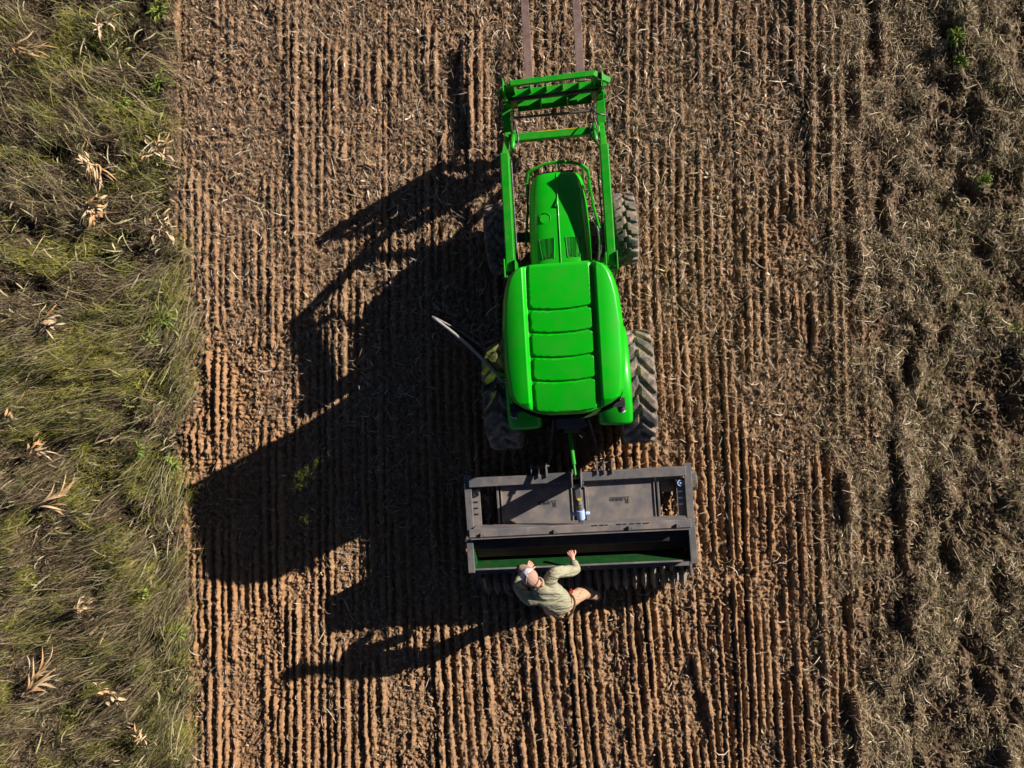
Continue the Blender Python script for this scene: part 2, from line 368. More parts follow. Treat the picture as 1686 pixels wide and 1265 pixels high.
# straw on the worked soil
STRAW = [(0.46, 0.34, 0.23), (0.34, 0.235, 0.15), (0.68, 0.56, 0.43), (0.24, 0.155, 0.10), (0.42, 0.27, 0.14), (0.10, 0.07, 0.05)]
def straw_layer(n, lmin, lmax, wmin, wmax, thr, nseg, lift=0.01, along=0.0):
    x, y = density_field(n)
    h, px, py, lz, rz, pr = ground_height(x, y)
    d = 0.52 + 0.48 * (1 - sstep(200, 800, py)) - 0.18 * sstep(900, 1150, px) * sstep(550, 800, py) - 0.25 * (1 - sstep(380, 520, px)) * sstep(520, 640, py)
    d = d - 0.15 * sstep(700, 900, py) * (1 - sstep(1250, 1400, px)) + 1.5 * (fbm(x * 0.9 + 2, y * 0.55, 4) - 0.5) + 0.9 * (fbm(x * 3.2, y * 2.2, 3) - 0.5)
    d = d - 0.30 * pr + thr
    keep = (rng.random(n) < np.clip(d, 0.09, 1)) & (lz < 0.75) & (rng.random(n) > rz * 0.75)
    x, y, h = x[keep], y[keep], h[keep]; n = len(x)
    L = lmin + (lmax - lmin) * rng.random(n) ** 2
    ang = rng.uniform(0, np.pi, n); al = rng.random(n) < along; ang[al] = np.pi / 2 + rng.normal(0, 0.35, al.sum())
    return ribbons(x, y, h + 0.004 + rng.random(n) * lift, ang, L, rng.uniform(wmin, wmax, n), rng.normal(0, 0.34, n), rng.normal(0, 0.9, n), rng.normal(0.005, 0.008, n) * (L / 0.06), pick(STRAW, n, [.24, .22, .13, .16, .13, .12]), nseg)
L = [straw_layer(560000, 0.012, 0.055, 0.004, 0.008, 0.12, 1, 0.014), straw_layer(210000, 0.04, 0.15, 0.004, 0.009, 0.02, 2, 0.02, 0.35),
     straw_layer(24000, 0.10, 0.32, 0.005, 0.012, -0.08, 3, 0.04), straw_layer(9000, 0.05, 0.15, 0.014, 0.03, -0.15, 2, 0.03)]
V, Q, C = merge(L); print('straw', len(V))
fast_mesh('straw_litter', V, Q, C, M['straw'], 'stuff', 'pale chopped straw and corn residue scattered over the tilled rows', 'straw')

# loose clods
def clods(n, smin, smax):
    x, y = density_field(n); h, px, py, lz, rz, pr = ground_height(x, y)
    keep = (lz < 0.3) & (rng.random(n) < 0.3 + 0.7 * (fbm(x * 1.3, y * 1.3 + 8, 3) > 0.48)); x, y, h = x[keep], y[keep], h[keep]; n = len(x)
    s = smin + (smax - smin) * rng.random(n) ** 3
    d = np.array([(1, 0, 0), (-1, 0, 0), (0, 1, 0), (0, -1, 0), (0, 0, 1), (0, 0, -1)], float)
    J = d[None] * s[:, None, None] * rng.uniform(0.55, 1.25, (n, 6, 1)) + rng.normal(0, 0.25, (n, 6, 3)) * s[:, None, None]
    V = J + np.stack([x, y, h + s * 0.3], -1)[:, None]
    T = np.array([(0, 2, 4), (2, 1, 4), (1, 3, 4), (3, 0, 4), (2, 0, 5), (1, 2, 5), (3, 1, 5), (0, 3, 5)])
    Q = (np.arange(n) * 6)[:, None, None] + T[None]
    c = np.array([0.30, 0.18, 0.10]) * rng.uniform(0.65, 1.2, (n, 1))
    return V.reshape(-1, 3), Q.reshape(-1, 3), np.repeat(c, 6, 0)
V, Q, C = clods(90000, 0.005, 0.024)
fast_mesh('soil_clods', V, Q, C, M['soil'], 'stuff', 'small loose red brown soil clods between the rows', 'soil')

# weedy strip at the left
GREEN = [(0.075, 0.078, 0.016), (0.15, 0.142, 0.028), (0.30, 0.275, 0.06), (0.032, 0.045, 0.016)]
BROWN = [(0.105, 0.068, 0.042), (0.18, 0.122, 0.072), (0.33, 0.245, 0.14), (0.045, 0.031, 0.024)]
PALE = [(0.36, 0.30, 0.17), (0.44, 0.35, 0.22), (0.30, 0.29, 0.13)]
def strip_layer(n, lmin, lmax, wmin, wmax, nseg, hmin, hmax, spread, edge=8, pitch=0.15, palette=None, clump=0.0):
    x = rng.uniform(-10.6, -4.6, n); y = rng.uniform(-6.8, 6.8, n)
    h, px, py, lz, rz, pr = ground_height(x, y)
    if clump: keep0 = fbm(x * 2.1 + 7, y * 2.1, 3) > clump
    else: keep0 = np.ones(n, bool)
    keep = keep0 & (px < left_edge(py) + edge + rng.normal(0, 9, n) + 26 * (fbm(x * 2 + 60, y * 3.1, 3) - 0.5))
    x, y, h, px, py = [q[keep] for q in (x, y, h, px, py)]; n = len(x)
    base = np.interp(py, [0, 250, 420, 600, 750, 1265], [-32, -28, 5, 14, 22, 30])
    nearedge = sstep(215, 300, px) * sstep(330, 480, py)
    base = base * (1 - nearedge) + 62 * nearedge + 25 * (fbm(x * 0.8, y * 0.8 + 3, 2) - 0.5)
    sp = spread * np.interp(py, [0, 380, 620, 1265], [2.2, 2.6, 1.0, 1.0])
    ang = np.radians(base + 40 * (fbm(x * 3.3 + 20, y * 3.9, 3) - 0.5) + rng.normal(0, 1, n) * sp)
    L = lmin + (lmax - lmin) * rng.random(n) ** 1.6
    g = fbm(x * 1.1 + 11, y * 1.5 + 2, 3); g2 = fbm(x * 3.1 + 5, y * 3.5, 3)
    c = pick(GREEN, n); b = pick(BROWN, n); p = pick(PALE, n)
    isg = rng.random(n) < np.clip((g - 0.48) * 9 + (g2 - 0.5) * 5 + 0.42, 0.04, 0.95); isp = rng.random(n) < 0.07 + 0.18 * nearedge
    col = np.where(isg[:, None], c, b); col = np.where(isp[:, None], p, col)
    yel = np.clip((fbm(x * 1.7 + 31, y * 2.3, 3) - 0.47) * 7, 0, 1)[:, None] * isg[:, None]
    col = col * (1 - 0.6 * yel) + np.array([0.40, 0.37, 0.07]) * 0.6 * yel * rng.uniform(0.6, 1.2, (n, 1))
    if palette is not None: col = pick(palette, n)
    z = h + hmin + (hmax - hmin) * rng.random(n) * (0.35 + 1.1 * g2)
    return ribbons(x, y, z, ang, L, rng.uniform(wmin, wmax, n), rng.normal(0.02, pitch, n), rng.normal(0, 0.55, n), rng.normal(0.02, 0.02, n), col, nseg)
L = [strip_layer(230000, 0.03, 0.13, 0.004, 0.008, 2, 0.0, 0.09, 60, 6, 0.6),
     strip_layer(170000, 0.03, 0.13, 0.003, 0.007, 2, 0.04, 0.24, 40, 8, 0.5, clump=0.47),
     strip_layer(50000, 0.18, 0.50, 0.003, 0.007, 4, 0.02, 0.22, 14, 14, 0.14, clump=0.40),
     strip_layer(13000, 0.45, 0.95, 0.005, 0.008, 6, 0.08, 0.26, 9, 10, 0.08, PALE + BROWN[1:3] + GREEN[2:3], clump=0.45),
     strip_layer(120000, 0.03, 0.11, 0.003, 0.006, 2, 0.03, 0.22, 120, 14, 0.9, clump=0.44),
     strip_layer(3500, 0.12, 0.40, 0.010, 0.022, 4, 0.08, 0.22, 25, 0, 0.2, PALE)]
V, Q, C = merge(L); print('strip', len(V))
fast_mesh('flattened_grass', V, Q, C, M['grass'], 'stuff', 'tangled olive and brown weeds and grass flattened along the left edge of the field', 'grass')

# stubble at the right
def stub_layer(n, lmin, lmax, wmin, wmax, nseg, hmax, pitch, pal, wts=None, px0=1255, green=0.0):
    x = rng.uniform(2.9, 7.6, n); y = rng.uniform(-6.4, 6.4, n)
    h, px, py, lz, rz, pr = ground_height(x, y)
    d = sstep(px0, 1500, px) * np.clip((fbm(x * 2.4 + 3, y * 1.6, 4) - 0.40) * 5 + 0.3, 0.12, 1)
    if green: d = d * sstep(1470, 1560, px) * np.clip((fbm(x * 1.6 + 23, y * 1.4, 3) - 0.44 + 0.25 * np.exp(-((px - 1575) / 45) ** 2 - ((py - 110) / 160) ** 2)) * 8, 0, 1) * (1 - 0.6 * sstep(700, 1000, py))
    keep = rng.random(n) < d; x, y, h = x[keep], y[keep], h[keep]; n = len(x)
    L = lmin + (lmax - lmin) * rng.random(n) ** 2
    ang = np.where(rng.random(n) < 0.35, np.pi / 2 + rng.normal(0, 0.5, n), rng.uniform(0, 2 * np.pi, n))
    return ribbons(x, y, h + 0.003 + rng.random(n) * hmax, ang, L, rng.uniform(wmin, wmax, n), np.abs(rng.normal(0, pitch, n)), rng.normal(0, 1.2, n), rng.normal(0.008, 0.01, n), pick(pal, n, wts), nseg)
SB = [(0.44, 0.34, 0.21), (0.29, 0.205, 0.125), (0.66, 0.54, 0.38), (0.16, 0.11, 0.07), (0.25, 0.23, 0.09), (0.40, 0.27, 0.145)]
L = [stub_layer(300000, 0.02, 0.09, 0.004, 0.009, 2, 0.05, 0.6, SB, [.24, .22, .14, .18, .10, .12]),
     stub_layer(50000, 0.07, 0.24, 0.004, 0.009, 3, 0.09, 0.45, SB, [.24, .2, .2, .12, .12, .12]),
     stub_layer(130000, 0.015, 0.06, 0.006, 0.013, 1, 0.08, 0.5, [(0.19, 0.23, 0.04), (0.28, 0.31, 0.06), (0.12, 0.15, 0.03)], green=1)]
V, Q, C = merge(L); print('stubble', len(V))
fast_mesh('stubble_grass', V, Q, C, M['grass'], 'stuff', 'short dry brown stubble and grass on the unworked ground at right', 'stubble')

# ------------------------------------------------------------------ single plants among the weeds
def leaf_ribbon(mb_lists, base, ang, length, width, rise, curl, col, nseg=9):
    """one dry folded leaf with a mid crease: three vertices across, wavering and twisting along its length"""
    V, Q, C = mb_lists; o = len(V); a = ang; p = Vector(base); n = nseg; ph = random.uniform(0, 6); wv = random.uniform(.1, .5)
    for i in range(n + 1):
        t = i / n; w = width * (math.sin(math.pi * min(1, 0.10 + t * 0.9)) ** 0.6) * 0.5 * (1 + .35 * math.sin(ph + t * 9)) + 0.001
        d = Vector((math.cos(a), math.sin(a), 0)); s = Vector((-d.y, d.x, 0)); tw = .9 * math.sin(ph + t * 5)
        s = s * math.cos(tw) + Vector((0, 0, math.sin(tw))); u = s.cross(d)
        z = rise * math.sin(t * math.pi * 0.8) + .012 * math.sin(ph * 2 + t * 8)
        c = p + Vector((0, 0, z)); k = random.uniform(.85, 1.12); cc = tuple(q * k for q in col)
        V += [c + s * w - u * w * .5, c, c - s * w - u * w * .4]; C += [cc, tuple(q * .8 for q in cc), cc]
        p = p + d * (length / n); a += curl / n + wv * math.sin(ph + t * 7) * .35
    for i in range(n):
        b = o + i * 3; Q += [(b, b + 3, b + 4, b + 1), (b + 1, b + 4, b + 5, b + 2)]
def plant(name, px, py, z, leaves, label, cat, group, m):
    c = at(px, py, z); L = ([], [], [])
    for (ang, ln, wd, rise, curl, col) in leaves: leaf_ribbon(L, (lambda q, aa: (q * math.cos(aa), q * math.sin(aa), 0))(random.uniform(-.13, .10) if m is M['leaf'] else random.uniform(-.03, .03), math.radians(ang + random.uniform(-40, 40))), math.radians(ang), ln, wd, rise, curl, col)
    o = fast_mesh(name, np.array([tuple(v) for v in L[0]]), np.array(L[1]), np.array(L[2]), m, None, smooth=False)
    o.location = (c.x, c.y, z); tag(o, label, cat, group); return o
TAN = [(0.62, 0.44, 0.26), (0.52, 0.34, 0.18), (0.70, 0.55, 0.36), (0.58, 0.33, 0.15)]
def fan(mean, spread, n, l0, l1, w0, w1): return [(random.gauss(mean, spread), random.uniform(l0, l1), random.uniform(w0, w1) * .75, random.uniform(.01, .12), random.uniform(-1.6, 1.6), random.choice(TAN)) for _ in range(int(n * 1.8))]
CG = 'dry corn plants lying in the weedy strip'
plant('dry_corn_plant', 152, 272, .34, fan(-45, 18, 13, .28, .50, .018, .035) + fan(170, 22, 5, .2, .32, .02, .04), 'large tan corn plant fanned out with a curled loop of leaf, near the upper left', 'corn plant', CG, M['leaf'])
plant('dry_corn_plant', 150, 343, .33, fan(-20, 30, 8, .18, .34, .05, .08) + fan(-70, 15, 4, .25, .4, .03, .05), 'broad pale husk of corn leaves just below the large fanned corn plant', 'corn plant', CG, M['leaf'])
plant('dry_corn_plant', 72, 536, .30, fan(15, 14, 4, .25, .45, .04, .07) + fan(60, 8, 2, .3, .4, .03, .05) + fan(-30, 8, 2, .3, .35, .02, .03), 'tan corn leaves spread in a V at mid height near the left border', 'corn plant', CG, M['leaf'])
plant('dry_corn_plant', 262, 250, .30, fan(40, 50, 6, .2, .35, .02, .035) + fan(200, 30, 3, .15, .3, .02, .03), 'pale curled corn leaves beside the top left edge of the tilled soil', 'corn plant', CG, M['leaf'])
plant('dry_corn_plant', 265, 375, .24, fan(20, 60, 9, .12, .32, .025, .045), 'bunch of pinkish dry leaves at the soil edge level with the front tyres', 'corn plant', CG, M['leaf'])
plant('dry_corn_plant', 20, 672, .30, fan(20, 8, 2, .35, .55, .025, .04) + fan(-70, 10, 3, .15, .25, .02, .04), 'thin hooked corn stalk bent over at the far left below mid height', 'corn plant', CG, M['leaf'])
plant('dry_corn_plant', 55, 745, .30, fan(58, 10, 4, .2, .36, .04, .06) + fan(5, 10, 3, .3, .4, .02, .03), 'small tan corn leaf pair pointing up right of the hooked stalk', 'corn plant', CG, M['leaf'])
plant('dry_corn_plant', 60, 835, .30, fan(18, 6, 6, .5, .95, .022, .04), 'long straight tan corn stalk lying level with the shaded soil patch', 'corn plant', CG, M['leaf'])
plant('dry_corn_plant', 128, 1000, .30, fan(30, 35, 9, .12, .3, .025, .045), 'crumpled pink tan corn leaves level with the pointed tip of the seeder shadow', 'corn plant', CG, M['leaf'])
plant('dry_corn_plant', 42, 1145, .28, fan(42, 7, 9, .45, .85, .03, .05), 'long sheaf of pale corn leaves running up right in the lower left corner area', 'corn plant', CG, M['leaf'])
plant('dry_corn_plant', 182, 1143, .28, fan(150, 20, 3, .15, .25, .03, .05) + fan(8, 16, 5, .2, .36, .03, .045), 'tan corn plant with a dark hollow beside it, right of the long sheaf', 'corn plant', CG, M['leaf'])
plant('dry_corn_plant', 232, 1215, .28, fan(60, 50, 9, .12, .3, .018, .03), 'wispy fan of pale leaves nearest the bottom edge of the weedy strip', 'corn plant', CG, M['leaf'])
plant('dry_corn_plant', 15, 75, .30, fan(-22, 8, 6, .4, .8, .025, .045), 'long pinkish corn stalk in the top left corner', 'corn plant', CG, M['leaf'])
plant('dry_corn_plant', 170, 38, .30, fan(-60, 70, 7, .15, .3, .02, .04), 'small crumpled pink corn leaf right of the top left corner stalk', 'corn plant', CG, M['leaf'])
GR = [(0.19, 0.27, 0.035), (0.27, 0.33, 0.05), (0.13, 0.21, 0.03)]
def gfan(n, l0, l1, w0, w1, mean=None, spread=20): return [((random.uniform(0, 360) if mean is None else random.gauss(mean, spread)), random.uniform(l0, l1), random.uniform(w0, w1), random.uniform(.02, .1), random.uniform(-.6, .6), random.choice(GR)) for _ in range(n)]
plant('leaf_wad', 806, 822, .42, fan(100, 60, 5, .08, .18, .012, .02), 'small wad of dry leaves caught in the left bay of the seeder frame', 'dry leaves', None, M['leaf'])
WG = 'bright green weeds among the dead grass'
plant('green_weed', 262, 20, .22, gfan(30, .08, .22, .010, .02), 'bright green weed clump at the top of the soil edge', 'weed', WG, M['grass'])
plant('green_weed', 262, 138, .22, gfan(34, .10, .26, .008, .016), 'yellow green tuft at the soil edge above the pale curled leaves', 'weed', WG, M['grass'])
plant('green_weed', 205, 172, .22, gfan(24, .08, .18, .010, .018), 'small green rosette left of the yellow green tuft', 'weed', WG, M['grass'])
plant('green_weed', 268, 525, .24, gfan(26, .12, .30, .010, .02, 0, 60), 'lime green feathery weed level with the open cab door', 'weed', WG, M['grass'])
plant('green_weed', 245, 565, .24, gfan(16, .10, .22, .012, .02, 30, 50), 'darker green sprig just below the lime feathery weed', 'weed', WG, M['grass'])
plant('green_weed', 285, 770, .20, gfan(30, .08, .22, .010, .02, 60, 50), 'lime weed beside the corner of the roof shadow', 'weed', WG, M['grass'])
plant('green_weed', 236, 978, .26, gfan(20, .07, .14, .012, .02, 30, 60), 'small fern like green sprig left of the shadow tip', 'weed', WG, M['grass'])
plant('green_weed', 290, 1045, .22, gfan(30, .12, .3, .008, .016, 60, 40), 'green grass clump at the soil edge near the bottom', 'weed', WG, M['grass'])
plant('green_weed', 230, 742, .24, gfan(24, .10, .24, .008, .014, 10, 50), 'pale green tuft level with the rear tractor tyres', 'weed', WG, M['grass'])
plant('green_weed', 1572, 62, .10, gfan(90, .05, .16, .008, .016), 'largest light green weed tuft at the top right', 'weed', WG, M['grass'])
plant('green_weed', 1578, 105, .08, gfan(60, .05, .14, .008, .014), 'light green tuft directly below the largest top right tuft', 'weed', WG, M['grass'])
plant('green_weed', 1615, 300, .08, gfan(60, .04, .14, .008, .014), 'scattered green weed in the right stubble level with the hood', 'weed', WG, M['grass'])
plant('green_weed', 1672, 545, .06, gfan(40, .04, .12, .008, .014), 'small green weed close to the right border at mid height', 'weed', WG, M['grass'])

# ------------------------------------------------------------------ tractor
TM = TRM
tractor = empty('tractor', TM, 'bright green cab tractor with a front loader and its left door swung open', 'tractor')
tractor.rotation_mode = 'XYZ'
def P(mb, name, m, parent=tractor, bevel=0.0, smooth=False):
    o = mb.build(name, m, None, bevel, smooth); o.parent = parent; return o
def interp(x, xs, ys): return float(np.interp(x, xs, ys))
# roof
YS = [-.245, -.235, -.20, -.15, -.08, 0, .3, .7, 1.0, 1.15, 1.25, 1.32, 1.365, 1.385]
WS = [.20, .26, .37, .475, .575, .618, .648, .652, .624, .592, .556, .505, .43, .35]
def rrect(x, y, x0, x1, y0, y1, r, e):
    dx = max(x0 + r - x, x - x1 + r, 0); dy = max(y0 + r - y, y - y1 + r, 0)
    d = math.hypot(dx, dy) - r
    return max(0.0, min(1.0, -d / e + 0.5))
PAN = [(.915, 1.6), (.665, .885), (.405, .64), (.15, .38), (-.185, .125)]
def roof_z(x, y):
    ax = abs(x); W = interp(y, YS, WS)
    z = 2.395 + 0.030 * (1 - (x / .65) ** 2) - 0.05 * abs((y - .62) / .86) ** 3.2
    lob = sum_s = 0
    l = min(1, max(0, (ax - .352) / .045)); l = l * l * (3 - 2 * l)
    endf = min(1, max(0, (y + .22) / .12)) * min(1, max(0, (1.40 - y) / .05))
    z += 0.060 * l * endf
    z -= 0.045 * max(0, (ax - .44) / .21) ** 2.0
    if ax < .36:
        for i, (a, b) in enumerate(PAN):
            sag = 0.028 * (1 - (x / .33) ** 2)
            z += 0.020 * rrect(x, y, -.325, .325, a - sag, b - (sag if i else 0), .035, .008)
    ed = max(0, 1 - (W - ax) / .055); z -= 0.075 * ed * ed
    fr = max(0, (y - 1.34) / .045); z -= .03 * fr * fr; rr = max(0, (-.215 - y) / .03); z -= .03 * rr * rr
    return z
mb = MB(); G = []
yy = sorted(set(np.concatenate([np.linspace(-.245, 1.385, 200), [c for a, b in PAN for c in (a, b) if c < 1.38]]).tolist()))
us = np.linspace(-1, 1, 181)
for y in yy:
    W = interp(y, YS, WS); G.append([(W * u, y, roof_z(W * u, y)) for u in us])
mb.grid(G)
rim = [g for g in G[0]] + [g[-1] for g in G[1:]] + [g for g in G[-1][::-1]][1:] + [g[0] for g in G[::-1]][1:-1]
cx, cy = 0, .6
low1 = [(x * 1.0, y, 2.29) for x, y, z in rim]; low2 = [(x * .93, cy + (y - cy) * .96, 2.235) for x, y, z in rim]; low3 = [(0, cy, 2.235)] * len(rim)
mb.grid([rim, low1, low2, low3], closev=True)
roof = P(mb, 'roof', M['green'], smooth=True); smooth_by_angle(roof, 50)
mb = MB(); pr = [(x * .985, cy + (y - cy) * 1.02 - (.03 if y < 0 else 0), 0) for x, y, z in rim]
mb.grid([[(x, y, 2.285) for x, y, z in pr], [(x, y, 2.20) for x, y, z in pr], [(x * .9, cy + (y - cy) * .93, 2.17) for x, y, z in pr], [(0, cy, 2.17)] * len(pr)], closev=True)
P(mb, 'roof_visor', mat('dark_green_plastic', (0.03, 0.06, 0.02), .5, var=.2), smooth=True)
# cab frame
mb = MB()
TOPC = {(-1, -1): (-.56, -.10), (1, -1): (.56, -.10), (-1, 1): (-.50, 1.22), (1, 1): (.50, 1.22), (-1, 0): (-.61, .30), (1, 0): (.61, .30)}
BOT = {(-1, -1): (-.58, -.22), (1, -1): (.58, -.22), (-1, 1): (-.42, 1.42), (1, 1): (.42, 1.42), (-1, 0): (-.68, .22), (1, 0): (.68, .22)}
for k in TOPC:
    a = (*TOPC[k], 2.24); b = (*BOT[k], 1.0 if k[1] else .9); P(MB().bar(b, a, .055, .055), 'cab_pillar', M['black'], bevel=.008)
mb = MB(); ring = [TOPC[k] for k in ((-1, -1), (1, -1), (1, 0), (1, 1), (-1, 1), (-1, 0))]
for i in range(6): mb.bar((*ring[i], 2.235), (*ring[(i + 1) % 6], 2.235), .06, .05)
P(mb, 'cab_frame', M['black'], bevel=.008); mb = MB(); ring2 = [BOT[k] for k in ((-1, -1), (1, -1), (1, 0), (1, 1), (-1, 1), (-1, 0))]
for i in range(6): mb.bar((*ring2[i], .93), (*ring2[(i + 1) % 6], .93), .06, .10)
P(mb, 'cab_frame', M['black'], bevel=.008)
def pane(pts, parent=tractor, name='window'):
    mb = MB().add(pts, [(0, 1, 2, 3)]); o = P(mb, name, M['glass'], parent); s = o.modifiers.new('s', 'SOLIDIFY'); s.thickness = .006; return o
def pp(k, z, top): d = TOPC if top else BOT; return (*d[k], z)
for a, b in (((-1, -1), (1, -1)), ((1, -1), (1, 0)), ((1, 0), (1, 1)), ((1, 1), (-1, 1)), ((-1, -1), (-1, 0))):
    pane([pp(a, 1.0, 0), pp(b, 1.0, 0), pp(b, 2.2, 1), pp(a, 2.2, 1)])
# floor, lower body, seat, wheel
mb = MB().box((0, .55, .86), (1.1, 1.5, .06)).box((0, .6, .62), (.5, 1.9, .42)); P(mb, 'cab_floor', M['black'], bevel=.02)
mb = MB().box((0, 0, .66), (.42, .9, .46)).box((0, -.32, .78), (.36, .3, .4)); mb.tube([(-.75, 0, .72), (.75, 0, .72)], .09, 16); P(mb, 'rear_axle', M['iron'], bevel=.02)
seat = P(MB().box((0, .28, 1.18), (.46, .44, .12)), 'seat', M['black'], bevel=.04)
P(MB().box((0, .06, 1.48), (.44, .12, .55), Matrix.Rotation(.15, 3, 'X')), 'backrest', M['black'], seat, bevel=.04)
tt = [(.17 * math.cos(a), .80 + .15 * math.sin(a), 1.52 + .07 * math.sin(a)) for a in np.linspace(0, 2 * math.pi, 28)]
mb = MB().tube(tt, .014, 8, cap=False).tube([(0, .80, 1.52), (0, .98, 1.0)], .03, 10).bar((-.17, .8, 1.52), (.17, .8, 1.52), .03, .015); P(mb, 'steering_wheel', M['black'])
P(MB().box((0, 1.22, 1.30), (.6, .25, .35)), 'dashboard', M['black'], bevel=.04)
# open door: hinged at the middle left pillar, curved glass seen edge on
hinge = loc(825, 628, 2.1); tip = loc(714, 523, 2.1); hinge.x = -.70
def door_curve(z, bow, n=14):
    k = (2.15 - z) / 1.2; a = Vector((hinge.x + 0.0, hinge.y + .0, z)); b = Vector((tip.x, tip.y, z)) ; d = b - a; nrm = Vector((-d.y, d.x, 0)).normalized()
    b2 = a + d * (1 - .10 * k * k)
    return [a.lerp(b2, t) + nrm * bow * math.sin(math.pi * t) * 1 for t in np.linspace(0, 1, n)]
rows = [door_curve(z, -.035 - .025 * math.sin((2.15 - z) / 1.2 * math.pi)) for z in np.linspace(2.15, .95, 12)]
door = P(MB().grid(rows), 'door', M['glass'], smooth=True); s = door.modifiers.new('s', 'SOLIDIFY'); s.thickness = .007
mb = MB(); mb.tube(rows[0], .017, 8).tube(rows[-1], .017, 8).tube([r[0] for r in rows], .018, 8).tube([r[-1] for r in rows], .014, 8)
P(mb, 'door_frame', mat('door_frame_seal', (.22, .21, .20), .35, var=.2, dust=(.42, .4, .36), dustamt=.9, scale=6), door, smooth=True)
P(MB().tube([rows[6][9] + Vector((.05, .02, 0)), rows[6][12] + Vector((.05, .02, 0))], .014, 8), 'door_handle', M['black'], door)
# fenders
def fender(sx):
    mb = MB(); G = []
    prof = [(.34, -.10), (.36, -.02), (.40, .0), (.60, .012), (.70, .0), (.742, -.03), (.755, -.075)]
    for a in np.linspace(R(8), R(122), 40):
        G.append([(sx * x, math.cos(a) * (.82 + dz), .72 + math.sin(a) * (.82 + dz)) for x, dz in prof])
    mb.grid(G); o = P(mb, 'fender', M['green'], smooth=True); s = o.modifiers.new('s', 'SOLIDIFY'); s.thickness = .012
    P(MB().box((sx * .52, -.395, 1.27), (.34, .05, .16), Matrix.Rotation(-.2, 3, 'X')), 'fender_tail', M['dkgreen'], o, bevel=.02)
    P(MB().box((sx * .60, -.425, 1.30), (.12, .02, .05)), 'tail_lamp', M['orange'], o, bevel=.006)
    mb = MB().tube([(sx * .575, -.17, 2.13), (sx * .60, -.245, 2.115)], .045, 16).box((sx * .565, -.15, 2.16), (.13, .1, .08)); l = P(mb, 'work_lamp', M['black'], smooth=False)
    P(MB().tube([(sx * .60, -.245, 2.115), (sx * .604, -.255, 2.112)], .036, 16), 'lens', M['lamp'], l)
    return o
fender(1); fender(-1)
# tyres
def tyre(name, cx, cy, Rr, width, rimr, N, lug, slant, nprof=34, per=26, steer=0.0, zig=False):
    mb = MB(); G = []; nth = N * per; hw = width / 2; side = Rr - rimr
    for i in range(nth):
        th = 2 * math.pi * i / nth; row = []
        for j in range(nprof):
            s = -1 + 2 * j / (nprof - 1)          # across, wraps from bead to bead
            q = abs(s); sg = 1 if s > 0 else -1
            if q < .62: x = hw * .90 * (q / .62); r = Rr - lug - .012 * (q / .62) ** 2
            else:
                t = (q - .62) / .38; x = hw * (.90 + .10 * math.sin(t * math.pi)) - .03 * max(0, t - .6) * 2; r = Rr - lug - .012 - (side - lug - .012) * t ** 1.3
            ph = th * N / (2 * math.pi) + (0.5 if sg > 0 else 0)
            if zig: ph += slant * (min(q, .62) / .62 * .55 + .35 * (1 if .26 < q else 0))
            else: ph += slant * min(q, .75) / .62
            f = ph % 1.0; wd = .66 if not zig else .68
            e = min(f, wd - f) / .07; l = max(0, min(1, e)) if f < wd else 0
            if q < .06: l *= q / .06 if sg * 1 > 0 else q / .06
            l *= max(0, 1 - max(0, (q - .72) / .10))
            nrm_r = 1.0 if q < .62 else max(0, 1 - (q - .62) / .2)
            r2 = r + lug * l * nrm_r; x2 = x + (lug * .6 * l * (1 - nrm_r) if q > .62 else 0)
            row.append((sg * x2, math.cos(th) * r2, math.sin(th) * r2))
        G.append(row)
    mb.grid(G, closeu=True)
    w = empty(name, Matrix.Identity(4), None, None); w.parent = tractor; w.location = (cx, cy, Rr - .012); w.rotation_euler = (0, 0, steer)
    t = mb.build('tyre', M['rubber'], None); smooth_by_angle(t, 32); t.parent = w
    rb = MB(); prof = [(hw * .8, rimr + .005), (hw * .75, rimr - .03), (hw * .2, rimr - .05), (hw * .05, rimr * .55), (hw * .05, .09), (hw * .25, .08), (hw * .25, .0)]
    prof = [(-hw * .8, rimr + .005), (-hw * .75, rimr - .035)] + [(hw * .75, rimr - .035), (hw * .8, rimr + .005)]
    rb.grid([[(x, math.cos(a) * r, math.sin(a) * r) for x, r in prof] for a in np.linspace(0, 2 * math.pi, 48, endpoint=False)], closeu=True)
    rb.tube([(-.02, 0, 0), (.02, 0, 0)], rimr - .02, 40).tube([(-hw * .5, 0, 0), (hw * .5, 0, 0)], .10, 20)
    r_ = rb.build('rim', M['yellow'], None); smooth_by_angle(r_, 35); r_.parent = w
    return w
for sx in (1, -1):
    tyre('rear_wheel', sx * .845, 0, .735, .42, .37, 19, .036, -.95, per=30)
    tyre('front_wheel', sx * .835, 2.09, .475, .30, .25, 18, .028, -.55, zig=True, steer=R(2))
P(MB().box((0, 2.09, .47), (1.35, .12, .12)).box((0, 2.0, .55), (.34, .9, .25)), 'front_axle', M['iron'], bevel=.02)
